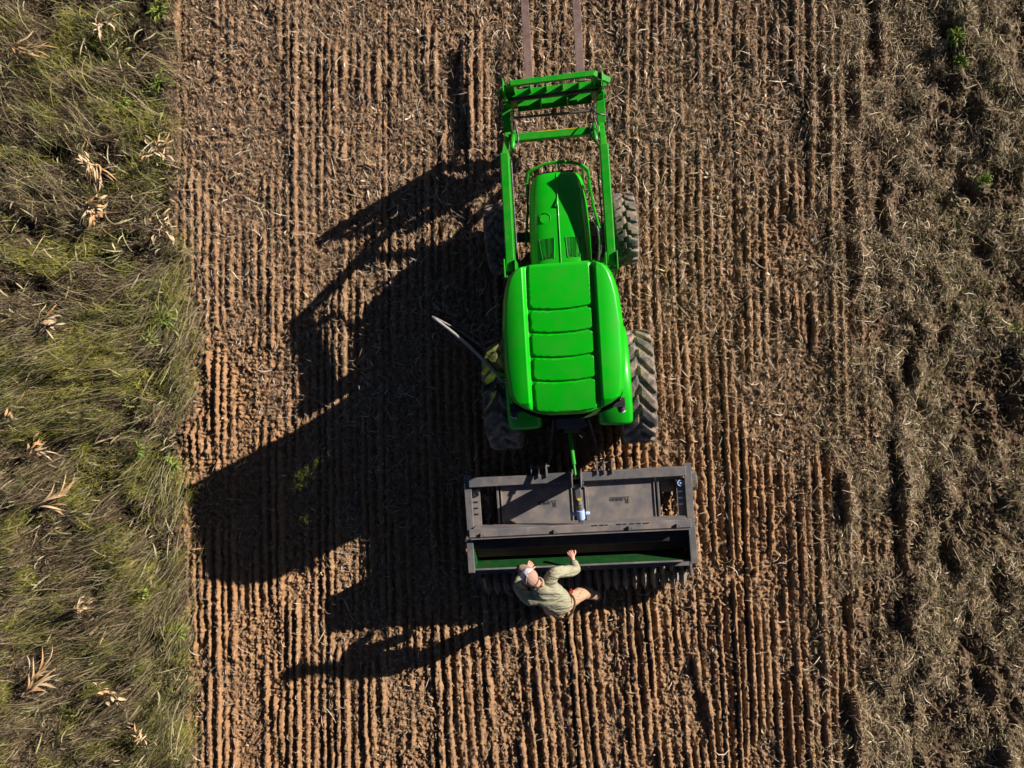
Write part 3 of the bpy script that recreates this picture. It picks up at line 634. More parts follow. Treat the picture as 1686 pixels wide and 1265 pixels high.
# hood
mb = MB(); G = []
hy = [1.44, 1.5, 1.7, 1.9, 2.1, 2.3, 2.45, 2.55, 2.61, 2.645, 2.67, 2.685, 2.695]
hw = [.372, .375, .378, .376, .37, .362, .350, .335, .318, .300, .27, .22, .14]
ht = [1.475, 1.473, 1.465, 1.452, 1.435, 1.41, 1.385, 1.36, 1.34, 1.325, 1.305, 1.28, 1.24]
def hood_top(x, y):
    z = interp(y, hy, ht); w = interp(y, hy, hw); q = min(1, abs(x) / w)
    return z - .045 * q ** 2.5
NA = 61
for y in np.linspace(1.44, 2.695, 110):
    W = interp(y, hy, hw); zt = interp(y, hy, ht); row = []
    for k in range(NA):
        t = math.pi * k / (NA - 1); c = math.cos(t); s_ = math.sin(t)
        x = -W * math.copysign(abs(c) ** .42, c); zz = .92 + (zt - .92) * abs(s_) ** .30
        q = abs(x) / W; zz -= .035 * q ** 2 * (1 if zz > 1.1 else 0)
        if abs(x) < .5 * W: zz -= 0
        row.append((x, y, zz))
    G.append(row)
front = [(p[0] * .9, 2.70, .95 + (p[2] - .92) * .9) for p in G[-1]]; G.append(front); G.append([(0, 2.70, 1.0)] * NA)
mb.grid(G); hood = P(mb, 'hood', M['green'], smooth=True); smooth_by_angle(hood, 50)
P(MB().box((0, 2.0, .84), (.66, 1.2, .34)), 'engine_bay', M['black'], bevel=.02)
P(MB().box((0, 2.715, .98), (.44, .03, .40)), 'grille', M['black'], bevel=.01)
def hz_top(x, y):
    W = interp(y, hy, hw); zt = interp(y, hy, ht); q = min(.999, abs(x) / W); c = q ** (1 / .42); s_ = math.sqrt(1 - c * c)
    return .92 + (zt - .92) * s_ ** .30 - .035 * q ** 2
mb = MB(); pts = [(0.004, y, hz_top(0, y) + .002) for y in np.linspace(1.47, 2.66, 30)]; mb.tube(pts, .008, 8)
mb.tube([(-.006, 2.22, hz_top(0, 2.22) + .0), (-.004, 2.25, hz_top(0, 2.25) + .028), (0, 2.34, hz_top(0, 2.34) + .004)], [.012, .012, .006], 8)
P(mb, 'hood_crest', M['green'], hood, smooth=True)
mb = MB(); cxp, cyp = -.165, 2.085
mb.tube([(cxp + .072 * math.cos(a), cyp + .078 * math.sin(a), hz_top(cxp + .072 * math.cos(a), cyp) + .001) for a in np.linspace(0, 2 * math.pi, 36)], .006, 6, cap=False)
mb.tube([(cxp, cyp, hz_top(cxp, cyp) - .01), (cxp, cyp, hz_top(cxp, cyp) + .007)], .058, 28)
P(mb, 'fuel_cap', M['green'], hood, bevel=.003)
for x0, x1, x2, x3 in ((-.245, -.06, -.215, -.075), (.075, .262, .09, .235)):
    mb = MB(); ya, yb = 1.845, 1.60
    fr = [(x0, ya), (x1, ya), (x3, yb), (x2, yb)]; zt = lambda x, y: hz_top(x, y)
    for i in range(4):
        a = fr[i]; b = fr[(i + 1) % 4]; mb.tube([(*a, zt(*a) + .002), (*b, zt(*b) + .002)], .006 if i % 2 else .004, 6)
    v = P(mb, 'vent', M['green'], hood)
    mb = MB(); fl = mat('vent_mesh', (.002, .055, .006), .6, var=.3) if 'vent_mesh' not in bpy.data.materials else bpy.data.materials['vent_mesh']
    mb.add([(*q, zt(*q) + .0035) for q in fr], [(0, 1, 2, 3)])
    for k in range(17):
        t = (k + .5) / 17; y = ya + (yb - ya) * t; xa = x0 + (x2 - x0) * t + .01; xb = x1 + (x3 - x1) * t - .01
        n = 8; mb.tube([(xa + (xb - xa) * j / n, y + .003 * (-1) ** j, zt((xa + xb) / 2, y) + .006) for j in range(n + 1)], .0028, 4)
    P(mb, 'louvre', fl, v)
# brush guard
arc = [(-.38, 2.52, .95), (-.375, 2.66, 1.12), (-.355, 2.735, 1.17), (-.31, 2.765, 1.18), (-.15, 2.82, 1.19), (0.03, 2.838, 1.19), (.20, 2.815, 1.19), (.33, 2.77, 1.18), (.385, 2.72, 1.17), (.40, 2.64, 1.12), (.40, 2.52, .95)]
mb = MB().tube(arc, .020, 10)
for x, y in ((-.31, 2.765), (0.03, 2.83), (.33, 2.765)): mb.tube([(x, y, 1.18), (x, y - .02, .55)], .015, 8)
mb.box((0, 2.80, .60), (.7, .03, .22)); mb.tube([(-.375, 2.62, 1.12), (-.40, 2.4, .85), (-.46, 1.9, .75)], .016, 8).tube([(.395, 2.60, 1.12), (.44, 2.3, .95), (.50, 2.05, .85)], .018, 8)
P(mb, 'brush_guard', M['green2'], smooth=False); 
# loader
for sx in (1, -1):
    arm = P(MB().bar((sx * .60, 1.47, 1.47), (sx * .585, 2.86, 1.57), .105, .21).bar((sx * .587, 2.80, 1.585), (sx * .60, 3.56, .62), .075, .12, w2=.07, h2=.09), 'loader_arm', M['green2'], bevel=.012)
    for yq, zq in ((2.83, 1.60), (1.50, 1.50)): P(MB().tube([(sx * .535, yq, zq), (sx * .675, yq, zq)], .026, 12), 'pivot_pin', M['iron'], arm)
    P(MB().tube([(sx * .50, 2.95, 1.50), (sx * .50, 3.25, 1.20)], .028, 12), 'tilt_cylinder', M['green2'], arm, smooth=True)
    P(MB().tube([(sx * .50, 3.25, 1.20), (sx * .51, 3.60, .98)], .016, 10), 'piston_rod', M['chrome'], arm)
    P(MB().tube([(sx * .60, 1.62, .80), (sx * .60, 2.05, 1.10)], .045, 12).tube([(sx * .60, 2.05, 1.10), (sx * .60, 2.62, 1.40)], .038, 12), 'lift_cylinder', M['green2'], arm, smooth=True)
    P(MB().bar((sx * .60, 3.36, .92), (sx * .60, 3.62, .98), .11, .07), 'tilt_link', M['green2'], arm, bevel=.008)
    mast = P(MB().box((sx * .535, 1.50, 1.15), (.016, .20, .95)).box((sx * .665, 1.50, 1.15), (.016, .22, .95)).box((sx * .60, 1.42, 1.0), (.10, .05, .8)).box((sx * .45, 1.55, .62), (.34, .28, .12)), 'loader_mast', M['green2'], bevel=.005)
    P(MB().box((sx * .60, 1.405, 1.55), (.10, .03, .06)), 'mast_cap', M['green2'], mast, bevel=.004)
P(MB().box((0, 3.185, 1.165), (1.13, .095, .095)), 'cross_tube', M['green2'], bevel=.01)
P(MB().box((.05, 3.225, 1.2145), (.52, .008, .004)), 'decal_stripe', M['yellow'])
P(MB().tube([(-.5, 3.50, 1.02), (.49, 3.49, 1.02)], .017, 8), 'torsion_rod', M['iron'])
def hose(pts, r=.011):
    pts = [Vector(p) for p in pts]; out = []
    for i in range(len(pts) - 1):
        p0 = pts[max(0, i - 1)]; p1 = pts[i]; p2 = pts[i + 1]; p3 = pts[min(len(pts) - 1, i + 2)]
        for t in np.linspace(0, 1, 7)[:-1]: out.append(.5 * ((2 * p1) + (-p0 + p2) * t + (2 * p0 - 5 * p1 + 4 * p2 - p3) * t * t + (-p0 + 3 * p1 - 3 * p2 + p3) * t ** 3))
    out.append(pts[-1]); P(MB().tube(out, r, 7), 'hydraulic_hose', M['hose'], smooth=True)
hose([(.46, 3.24, 1.23), (.45, 3.10, 1.30), (.49, 3.0, 1.35), (.52, 2.9, 1.5)]); hose([(.48, 3.5, 1.1), (.55, 3.35, 1.28), (.66, 3.33, 1.22), (.655, 3.2, 1.12), (.52, 3.1, 1.2), (.50, 2.95, 1.4)])
hose([(.52, 3.45, 1.05), (.50, 3.3, 1.33), (.53, 3.15, 1.35), (.52, 2.95, 1.5)], .009); hose([(-.50, 3.45, 1.05), (-.46, 3.3, 1.28), (-.44, 3.1, 1.28), (-.50, 2.95, 1.45)])
hose([(.50, 2.6, 1.50), (.515, 2.2, 1.47), (.52, 1.7, 1.45)], .010); hose([(-.52, 2.8, 1.53), (-.522, 2.2, 1.48), (-.52, 1.7, 1.45)], .012)
hose([(.42, 2.2, 1.0), (.47, 2.0, 1.1), (.48, 1.8, 1.05), (.46, 1.6, 1.0)], .012); hose([(.44, 2.1, .95), (.50, 1.95, .98), (.50, 1.75, .95), (.44, 1.6, .9)], .010)
# rear hitch
P(MB().tube([(-.035, -.42, .98), (-.01, -.62, 1.06)], .016, 8).tube([(-.02, -.55, 1.03), (.012, -.92, 1.16)], .025, 12).tube([(.012, -.92, 1.16), (.03, -1.10, 1.22)], .013, 8), 'top_link', M['green2'])
for sx in (1, -1):
    P(MB().bar((sx * .20, -.25, .48), (sx * .36, -1.08, .58), .03, .06).tube([(sx * .22, -.35, 1.0), (sx * .30, -.72, .56)], .014, 8), 'lift_arm', M['iron'], bevel=.005)
P(MB().box((0, -.40, 1.02), (.36, .14, .10)).tube([(-.1, -.5, .75), (.1, -.5, .75)], .05, 12), 'hitch_bracket', M['iron'], bevel=.01)
t_ = P(MB().tube([(.06, -.48, 1.0), (.10, -.56, 1.05), (.13, -.60, 1.0), (.08, -.64, .9)], .006, 6), 'hitch_pin', M['chrome'])

# ------------------------------------------------------------------ pallet fork on the loader
fork = empty('pallet_fork', TM @ Matrix.Translation((0.03, 3.66, .55)), 'green pallet fork frame with two long rusty tines carried by the loader', 'pallet fork')
def PF(mb, name, m, bevel=0.004, parent=fork):
    for i, v in enumerate(mb.v): mb.v[i] = (v[0] - .03, v[1] - 3.66, v[2] - .55)
    return P(mb, name, m, parent, bevel)
yf = 3.79
PF(MB().bar((-.49, yf - .01, 1.38), (.53, yf + .01, 1.38), .065, .05), 'top_rail', M['green2'])
PF(MB().bar((.52, yf + .015, 1.38), (.715, yf - .06, 1.29), .065, .05), 'corner_brace', M['green2'])
PF(MB().bar((-.49, yf - .01, 1.37), (-.67, yf - .04, 1.20), .012, .07), 'corner_brace', M['green2'])
PF(MB().bar((-.66, yf - .02, 1.10), (.68, yf - .0, 1.10), .085, .012).bar((-.66, yf + .02, 1.06), (.68, yf + .04, 1.06), .012, .09), 'middle_rail', M['green2'])
PF(MB().bar((-.46, yf - .06, .80), (.50, yf - .04, .80), .15, .012).bar((-.56, yf + .02, .76), (.58, yf + .04, .76), .012, .10), 'lower_rail', M['green2'])
PF(MB().bar((-.56, yf + .0, .955), (.58, yf + .02, .955), .11, .05), 'carriage_bar', M['rust'])
PF(MB().bar((-.60, yf + .03, .60), (.62, yf + .05, .60), .05, .10), 'base_rail', M['rust'])
for x in (-.46, -.26, -.06, .14, .34, .53):
    PF(MB().box((x, yf + .0, 1.235), (.014, .07, .30)), 'upright_rib', M['green2'], .002)
for x in (-.15, .19): PF(MB().box((x, yf - .06, .90), (.016, .14, .28)), 'upright_rib', M['green2'], .002)
for sx in (1, -1):
    o = PF(MB().box((sx * .60 + .02, yf - .02, .98), (.016, .16, .85)).box((sx * .54 + .02, yf - .0, 1.0), (.14, .012, .7)).box((sx * .60 + .02, yf - .10, .90), (.11, .05, .30)), 'side_plate', M['green2'])
    PF(MB().bar((sx * .60 - .05, yf - .17, .98), (sx * .60 + .07, yf - .165, .98), .03, .05).tube([(sx * .6 + .03, yf - .17, .95), (sx * .6 + .03, yf - .10, 1.12)], .016, 8), 'quick_hitch_hook', M['green2'])
for x in (-.305, .378):
    n = 14; G = []
    for i in range(n + 1):
        t = i / n; y = yf + .05 + 1.62 * t; w = .056 * (1 - .10 * t) if t < .93 else .056 * (.9 - 3 * (t - .93)); th = .045 * (1 - .75 * t)
        G.append([(x - w, y, .55), (x + w, y, .55), (x + w, y, .55 + th), (x - w, y, .55 + th)])
    mb = MB().grid(G, closev=True); mb.add([G[0][k] for k in range(4)], [(0, 1, 2, 3)]).add([G[-1][k] for k in range(4)], [(0, 1, 2, 3)])
    mb.box((x, yf + .075, .83), (.112, .045, .56)); PF(mb, 'tine', M['rust'], .004)

# ------------------------------------------------------------------ seeder
SH = -.005
SM = TM @ Matrix.Translation((.02, -1.62, 0)) @ Matrix.Rotation(R(.7), 4, 'Z')
seeder = empty('seeder', SM, 'dark grey three point seeder with an open green lined hopper and ring rollers', 'seeder')
def PS(mb, name, m, bevel=.004, parent=seeder, smooth=False, off=True):
    if off:
        for i, v in enumerate(mb.v): mb.v[i] = (v[0], v[1] + 1.62, v[2])
    return P(mb, name, m, parent, bevel, smooth)
HWD = 1.45
for sx in (1, -1):
    o = PS(MB().box((sx * (HWD - .035), -1.60, .80), (.09, 1.16, .035)).box((sx * (HWD + .006), -1.62, .55), (.012, 1.16, .50)), 'side_frame', M['grey'])
    mb = MB().box((sx * (HWD - .13), -1.47, .765), (.11, .52, .012)); PS(mb, 'hole_plate', M['deck'], .002, o)
    for k, y in enumerate((-1.38, -1.46, -1.54)): PS(MB().box((sx * (HWD - .13) - .01, y, .7725), (.055, .022, .004)), 'adjustment_slot', M['ink'] if sx < 0 else M['white'], 0, o)
    ring = [(sx * (HWD - .13) + .035 * math.cos(a), -1.27 + .035 * math.sin(a), .785) for a in np.linspace(0, 2 * math.pi, 22)]
    PS(MB().tube(ring, .009, 6, cap=False).tube([(sx * (HWD - .13), -1.27, .76), (sx * (HWD - .13), -1.27, .80)], .012, 10), 'ring_bolt', M['blue'] if sx > 0 else M['chrome'], 0, o)
    PS(MB().box((sx * 1.035, -1.46, .745), (.03, .56, .06)), 'inner_rail', M['grey'], .006, o)
    PS(MB().box((sx * 1.372, -1.98, 1.0), (.05, .44, .26)).box((sx * 1.378, -1.98, 1.135), (.085, .46, .02)), 'hopper_end', M['grey'], .006)
PS(MB().box((0, -1.115, .80), (2.78, .115, .10)).box((0, -1.18, .74), (2.74, .012, .12)), 'front_beam', M['grey'], .008)
PS(MB().box((0, -1.715, 1.12), (2.75, .095, .07)).box((0, -1.69, .93), (2.70, .012, .36)), 'middle_beam', M['deck'], .006)
# stickers along the front beam and middle beam (tiny warning strips)
for x in (.13, .20, .27, .33, .40, .47, .55, -.34, -.27, -.20): PS(MB().box((x - .02, -1.188, .801), (.035, .003, .010)), 'warning_strip', M['white'], 0)
mb = MB()
for x, w in ((.20, .07), (.29, .05), (.35, .03), (.50, .06), (.57, .04), (.66, .05), (.74, .05), (.83, .07)): PS(MB().box((x, -1.685, 1.157), (w, .012, .004)), 'beam_slot', M['ink'], 0)
for sx, xa, xb in ((-1, -.995, -.06), (1, .10, .995)):
    d = PS(MB().box(((xa + xb) / 2, -1.455, .75), (xb - xa, .54, .014)).box((xa + .008, -1.455, .762), (.014, .54, .02)).box((xb - .008, -1.455, .762), (.014, .54, .02)), 'deck_plate', M['deck'], .003)
    def txt(body, size, x, y, z, ext=.0015):
        c = bpy.data.curves.new('t', 'FONT'); c.body = body; c.size = size; c.extrude = ext; c.align_x = 'LEFT'
        o = bpy.data.objects.new('t', c); COL.objects.link(o); bpy.context.view_layer.update()
        me = bpy.data.meshes.new_from_object(o.evaluated_get(bpy.context.evaluated_depsgraph_get())); COL.objects.unlink(o); bpy.data.objects.remove(o)
        q = bpy.data.objects.new('lettering', me); me.materials.clear(); me.materials.append(M['ink']); COL.objects.link(q)
        q.parent = d; q.rotation_euler = (0, 0, math.pi); q.location = (x, y, z); return q
    lx = .66 if sx > 0 else -.275
    yb_ = 1.62 - 1.425
    txt('R', .105, lx, yb_, .7585); txt('ANKIN', .056, lx - .072, yb_ - .0, .7585)
    PS(MB().box((lx - .12, -1.416, .7585), (.25, .007, .002)), 'underline', M['ink'], 0, d)
PS(MB().box((.095, -1.50, .735), (.10, .42, .05)).box((-.03, -1.45, .64), (.24, .5, .08)), 'centre_channel', M['deck'], .006)
# mast, jack, braces
mb = MB().box((-.035, -1.10, 1.05), (.016, .17, .52)).box((.075, -1.10, 1.05), (.016, .17, .52)).tube([(-.06, -1.08, 1.22), (.10, -1.08, 1.22)], .014, 8).box((.02, -1.19, 1.0), (.10, .02, .5))
PS(mb, 'hitch_mast', M['grey'], .004)
PS(MB().bar((.02, -1.16, 1.25), (.035, -1.42, 1.14), .075, .06).bar((.035, -1.40, 1.14), (.04, -1.70, 1.05), .07, .07), 'rear_brace', M['grey'], .008)
jk = PS(MB().tube([(.035, -1.33, 1.17), (.035, -1.42, 1.17)], .036, 16).tube([(.035, -1.42, 1.16), (.037, -1.49, 1.14)], .045, 16), 'drive_joint', M['grey'], .004)
PS(MB().tube([(.037, -1.48, 1.15), (.042, -1.60, 1.11)], [.052, .05], 20).tube([(-.075, -1.54, 1.09), (-.02, -1.54, 1.10)], .022, 12).tube([(.10, -1.54, 1.10), (.15, -1.54, 1.09)], .024, 12), 'blue_coupler', M['blue'], .004, jk)
PS(MB().tube([(.035, -1.335, 1.205), (.035, -1.335, 1.211)], .026, 20), 'brass_ring', M['yellow'], 0, jk)
for sx in (1, -1):
    mb = MB()
    for dx in (-.14, -.05, .05): mb.box((sx * .42 + dx, -1.01, .80), (.016, .17, .16))
    mb.tube([(sx * .42 - .16, -.955, .82), (sx * .42 + .09, -.955, .82)], .014, 8); PS(mb, 'hitch_clevis', M['grey'], .003)
for x in (-1.22, -.30, .62, 1.20): PS(MB().box((x, -1.735, 1.17), (.02, .05, .03)).box((x + .02, -1.735, 1.16), (.04, .02, .02)), 'hinge_lug', M['grey'], .002)
# hopper
yF, yR = -1.785, -2.165; zR = 1.09; W2 = 1.340
hop = PS(MB().prism([(yF, 1.16), (yF, .98), (yF - .12, .66), (yR + .06, .66), (yR, zR), (yR - .012, zR), (yR + .048, .64), (yF - .11, .64), (yF + .012, .98), (yF + .012, 1.16)], -W2, W2, 'x').box((-W2 - .006, (yF + yR) / 2, .92), (.012, .40, .42)).box((W2 + .006, (yF + yR) / 2, .92), (.012, .40, .42)), 'hopper', M['dkgreen'], 0)
PS(MB().box((0, yR - .016, zR + .004), (2 * W2 + .02, .020, .016)), 'hopper_lip', M['deck'], .003, hop)
lid = PS(MB().bar((-W2 - .01, yF + .012, 1.14), (W2 + .01, yF + .012, 1.14), .014, .08).box((0, yF + .010, .93), (2 * W2 + .024, .016, .44)).box((0, yF + .008, 1.186), (2 * W2 + .02, .016, .012)), 'hopper_lid', M['black'], .002)
PS(MB().box((0, yF + .010, 1.195), (2 * W2 + .02, .012, .005)), 'lid_edge', M['deck'], 0, lid)
G = []
for i in range(60):
    x = -W2 + .004 + (2 * W2 - .008) * i / 59
    G.append([(x, yF - .01 - (.285) * j / 14, .955 + .03 * math.sin(x * 5 + 1) * math.sin(j / 4) + random.uniform(-.004, .004) - .03 * (j / 14) - .05) for j in range(15)])
sd = MB().grid(G)
PS(MB().box((0, yF - .085, 1.03), (2 * W2 - .01, .14, .012)).box((0, yF - .152, 1.01), (2 * W2 - .01, .012, .05)), 'shade_strip', M['black'], .002)  # added black strip standing in for the shade at the hopper front
so = sd.build('seed', M['seed'], None, 0, True); so.matrix_world = SM @ Matrix.Translation((0, 1.62, 0)); tag(so, 'brown grass seed filling the open hopper of the seeder', 'seed', kind='stuff')
PS(MB().box((0, -2.245, .84), (2.70, .10, .012)).box((0, -2.30, .80), (2.70, .012, .10)).box((0, -2.195, .86), (2.74, .012, .14)), 'rear_shield', M['grey'], .003)
for sx in (1, -1): PS(MB().box((sx * 1.385, -2.38, .46), (.03, .20, .52)).tube([(sx * 1.35, -2.49, .26), (sx * 1.42, -2.49, .26)], .06, 14), 'roller_bracket', M['grey'], .006)
# ring rollers
def roller_ring(x, y, z, r, prn):
    mb = MB(); n = 44; prof = [(-.052, .62), (-.018, .84), (0, 1.0), (.018, .84), (.052, .62)]
    G = []
    for i in range(n):
        a = 2 * math.pi * i / n; tooth = .06 if i % 2 else 0
        G.append([(dx, math.cos(a) * r * (q - (tooth if abs(dx) > .01 and abs(dx) < .04 else tooth * .3)), math.sin(a) * r * (q - (tooth if .01 < abs(dx) < .04 else tooth * .3))) for dx, q in prof])
    mb.grid(G, closeu=True)
    o = mb.build('roller_ring', M['worn'], None); o.parent = prn; o.location = (x, y, z); return o
roll = PS(MB().tube([(-1.38, -2.49, .26), (1.38, -2.49, .26)], .06, 16), 'roller_shaft', M['iron'], 0)
proto = roller_ring(-1.31, -2.49 + 1.62, .26, .262, roll)
for k in range(1, 22):
    c = proto.copy(); COL.objects.link(c); c.parent = roll; c.location = (-1.31 + .1248 * k, -.87, .26); c.rotation_euler = (k * .37, 0, 0)
roll2 = PS(MB().tube([(-1.38, -1.36, .28), (1.38, -1.36, .28)], .06, 16), 'roller_shaft', M['iron'], 0)
for k in range(0, 22):
    c = proto.copy(); COL.objects.link(c); c.parent = roll2; c.location = (-1.31 + .1248 * k, 1.62 - 1.36, .25); c.rotation_euler = (k * .53, 0, 0)
PS(MB().tube([(1.07, -1.30, .55), (1.26, -1.30, .55)], .11, 26), 'drive_wheel', M['rubber'], .01)
PS(MB().tube([(1.475, -1.30, .42), (1.57, -1.30, .42)], .13, 26), 'guide_wheel', M['rubber'], .012)
st = PS(MB().box((0.10, -2.2645, .8475), (.035, .035, .002)), 'sticker', M['ink'], 0)
c = bpy.data.curves.new('t', 'FONT'); c.body = 'a'; c.size = .075; c.extrude = .001; o = bpy.data.objects.new('t', c); COL.objects.link(o); bpy.context.view_layer.update()
me = bpy.data.meshes.new_from_object(o.evaluated_get(bpy.context.evaluated_depsgraph_get())); bpy.data.objects.remove(o)
q = bpy.data.objects.new('lettering', me); me.materials.clear(); me.materials.append(M['white']); COL.objects.link(q); q.parent = st; q.location = (.075, 1.62 - 2.28, .8498)

# ------------------------------------------------------------------ the person at the hopper
def skin_obj(name, pts, edges, m, parent, sub=2, root=0, disp=0.0, dscale=.12):
    """pts: list of (Vector, rx, ry)"""
    me = bpy.data.meshes.new(name); me.from_pydata([tuple(p[0]) for p in pts], edges, []); me.materials.append(m)
    o = bpy.data.objects.new(name, me); COL.objects.link(o)
    md = o.modifiers.new('skin', 'SKIN'); md.use_smooth_shade = True; md.branch_smoothing = 0.6
    for i, p in enumerate(pts):
        s = me.skin_vertices[0].data[i]; s.radius = (p[1], p[2] if len(p) > 2 else p[1]); s.use_root = (i == root)
    sb = o.modifiers.new('sub', 'SUBSURF'); sb.levels = sub; sb.render_levels = sub
    if disp:
        tx = bpy.data.textures.new(name + '_folds', 'CLOUDS'); tx.noise_scale = dscale; tx.noise_depth = 3
        d = o.modifiers.new('folds', 'DISPLACE'); d.texture = tx; d.strength = disp; d.mid_level = .5
    o.parent = parent; return o
hip = at(930, 1000, 1.02); neck = at(887, 964, 1.575); head = at(873, 951, 1.75)
shR = at(911, 943, 1.52); shL = at(868, 987, 1.43); elR = at(950, 939, 1.22); wrR = at(943, 921, 1.18)
elL = at(850, 962, 1.22); wrL = at(867, 938, 1.18)
footR = at(984, 975, .0); footL = at(905, 1000, 0); 
person = empty('person', Matrix.Translation((hip.x, hip.y, 0)), 'person in an olive shirt, tan trousers and a cap leaning over the open hopper', 'person')
O = Vector((hip.x, hip.y, 0))
def w(v): return v - O
face = ((shL - shR).cross(Vector((0, 0, 1)))).normalized() * -1
if face.dot(neck - hip) < 0: face = -face
face.z = 0; face.normalize(); side = Vector((face.y, -face.x, 0))      # side = person's right
spine = (neck - hip).normalized()
waist = hip.lerp(neck, .35) + Vector((0, 0, .03)); chest = hip.lerp(neck, .75) + Vector((0, 0, .03))
hipR = hip + side * .10 - Vector((0, 0, .05)); hipL = hip - side * .10 - Vector((0, 0, .05))
footR.z = .09; footL.z = .09
knR = at(960, 975, .60); knL = hipL.lerp(footL, .5) + face * .09 + Vector((0, 0, .02))
handR = wrR + (wrR - elR).normalized() * .05; handL = wrL + (wrL - elL).normalized() * .05
nk2 = neck.lerp(head, .4)
hd = (head - neck).normalized()
# body: torso, limbs, neck and head as one surface; the hands with five fingers each continue the arms
pts = [(hip, .06, .05), (waist, .09, .07), (chest, .08, .06), (neck, .06, .06), (nk2, .055, .055), (head - hd * .05, .085, .085), (head + hd * .06, .085, .08),
       (shR, .03, .03), (elR, .030, .030), (wrR, .029, .025), (shL, .03, .03), (elL, .030, .030), (wrL, .029, .025),
       (hipR, .07, .07), (knR, .055, .055), (footR, .045, .045), (hipL, .07, .07), (knL, .055, .055), (footL, .045, .045)]
ed = [(0, 1), (1, 2), (2, 3), (3, 4), (4, 5), (5, 6), (2, 7), (7, 8), (8, 9), (2, 10), (10, 11), (11, 12), (0, 13), (13, 14), (14, 15), (0, 16), (16, 17), (17, 18)]
def hand(wi, hp, curl, spread_side, thumb_sign):
    """palm and five bent fingers grown from wrist vertex wi"""
    wr = pts[wi][0]; d = (hp - wr).normalized(); s = d.cross(Vector((0, 0, 1))).normalized(); dn = Vector((0, 0, -1))
    n0 = len(pts); pts.append((hp, .040, .020)); ed.append((wi, n0))
    for k in range(4):
        off = (k - 1.5) * .021; ln = (.030, .034, .032, .025)[k]
        b = hp + d * .022 + s * off; m1 = b + d * ln * .75 + dn * .004; m2 = m1 + d * ln * .12 + dn * ln * 1.0; m3 = m2 + dn * ln * .35 - d * ln * .6
        i = len(pts); pts.extend([(b, .0105, .0105), (m1, .0098, .0098), (m2, .009, .009), (m3, .0078, .0078)]); ed.extend([(n0, i), (i, i + 1), (i + 1, i + 2), (i + 2, i + 3)])
    b = hp - d * .012 + s * .034 * thumb_sign; m1 = b + d * .022 + s * .026 * thumb_sign + dn * .006; m2 = m1 + d * .03 + s * .008 * thumb_sign + dn * .010
    i = len(pts); pts.extend([(b, .012, .012), (m1, .0115, .0115), (m2, .009, .009)]); ed.extend([(n0, i), (i, i + 1), (i + 1, i + 2)])
hand(9, handR, .8, 1, 1); hand(12, handL, .9, 1, 1)
nose = head + face * .10 + hd * -.01; chin = head + face * .06 - hd * .10
body = skin_obj('body', [(w(p[0]), *p[1:]) for p in pts], ed, M['skin'], person, 2)
# face features: eyes, nose, mouth, ears (mostly under the cap)
fm = MB(); up = hd; 
def P3(mb, name, m, parent=person, smooth=True, bevel=0):
    for i, v in enumerate(mb.v): mb.v[i] = tuple(Vector(v) - O)
    o = mb.build(name, m, None, bevel, smooth); o.parent = parent; return o
def blob(mb, c, rx, ry, rz, ax=None, n=14, m=0, cut=None):
    ax = ax or (side, face, Vector((0, 0, 1))); G = []
    for i in range(n + 1):
        th = math.pi * i / n; row = []
        for j in range(2 * n):
            a = 2 * math.pi * j / (2 * n); row.append(c + ax[0] * rx * math.sin(th) * math.cos(a) + ax[1] * ry * math.sin(th) * math.sin(a) + ax[2] * rz * math.cos(th))
        G.append(row)
    mb.grid(G, closev=True, m=m)
fax = (side, (face - hd * face.dot(hd)).normalized(), hd)
mb = MB(); blob(mb, head + hd * .0, .078, .098, .118, fax); P3(mb, 'face', M['skin'], body)
mb = MB(); blob(mb, head + fax[1] * .10 - hd * .02, .014, .02, .026, fax); P3(mb, 'nose', M['skin'], body)
for sg in (1, -1):
    mb = MB(); blob(mb, head + fax[1] * .088 + side * .032 * sg + hd * .01, .012, .010, .009, fax); P3(mb, 'eye', M['white'], body)
    mb = MB(); blob(mb, head + side * .082 * sg - hd * .01, .012, .024, .034, fax); P3(mb, 'ear', M['skin'], body)
mb = MB(); blob(mb, head + fax[1] * .092 - hd * .058, .026, .010, .007, fax); P3(mb, 'mouth', mat('lips', (.45, .14, .12), .5), body)
mb = MB(); blob(mb, head - fax[1] * .016 - hd * .002, .084, .094, .100, fax); P3(mb, 'hair', M['hair'], body)
# cap: crown with a white front panel, button, brim
cup = (hd * .75 + Vector((0, 0, 1)) * .5).normalized(); cf = (face - cup * face.dot(cup)).normalized(); cs = cf.cross(cup); cc = head + cup * .028
mb = MB(); n = 16; G = []
for i in range(n + 1):
    th = (math.pi * .53) * i / n; row = []
    for j in range(36):
        a = 2 * math.pi * j / 36; seam = 1 + .012 * math.cos(6 * a)
        row.append(cc + cs * .097 * math.sin(th) * math.cos(a) * seam + cf * .110 * math.sin(th) * math.sin(a) * seam + cup * .098 * math.cos(th))
    G.append(row)
mb.grid(G, closev=True)
for fi, f in enumerate(mb.f):
    cen = sum((Vector(mb.v[k]) for k in f), Vector()) / len(f)
    if (cen - cc).dot(cf) > .012: mb.mi[fi] = 1
cap = P3(mb, 'cap', [M['captan'], M['capwhite']])
mb = MB()
for a0 in (0, math.pi / 3, 2 * math.pi / 3):
    mb.tube([cc + cs * .0985 * math.sin(t) * math.cos(a0 + .5) + cf * .1115 * math.sin(t) * math.sin(a0 + .5) + cup * .0995 * math.cos(t) for t in np.linspace(-1.5, 1.5, 22)], .0022, 5)
mb.tube([cc + cup * .095, cc + cup * .106], .010, 10); P3(mb, 'cap_seam', mat('cap_seam_thread', (.55, .38, .32), .8), cap)
mb = MB(); G = []
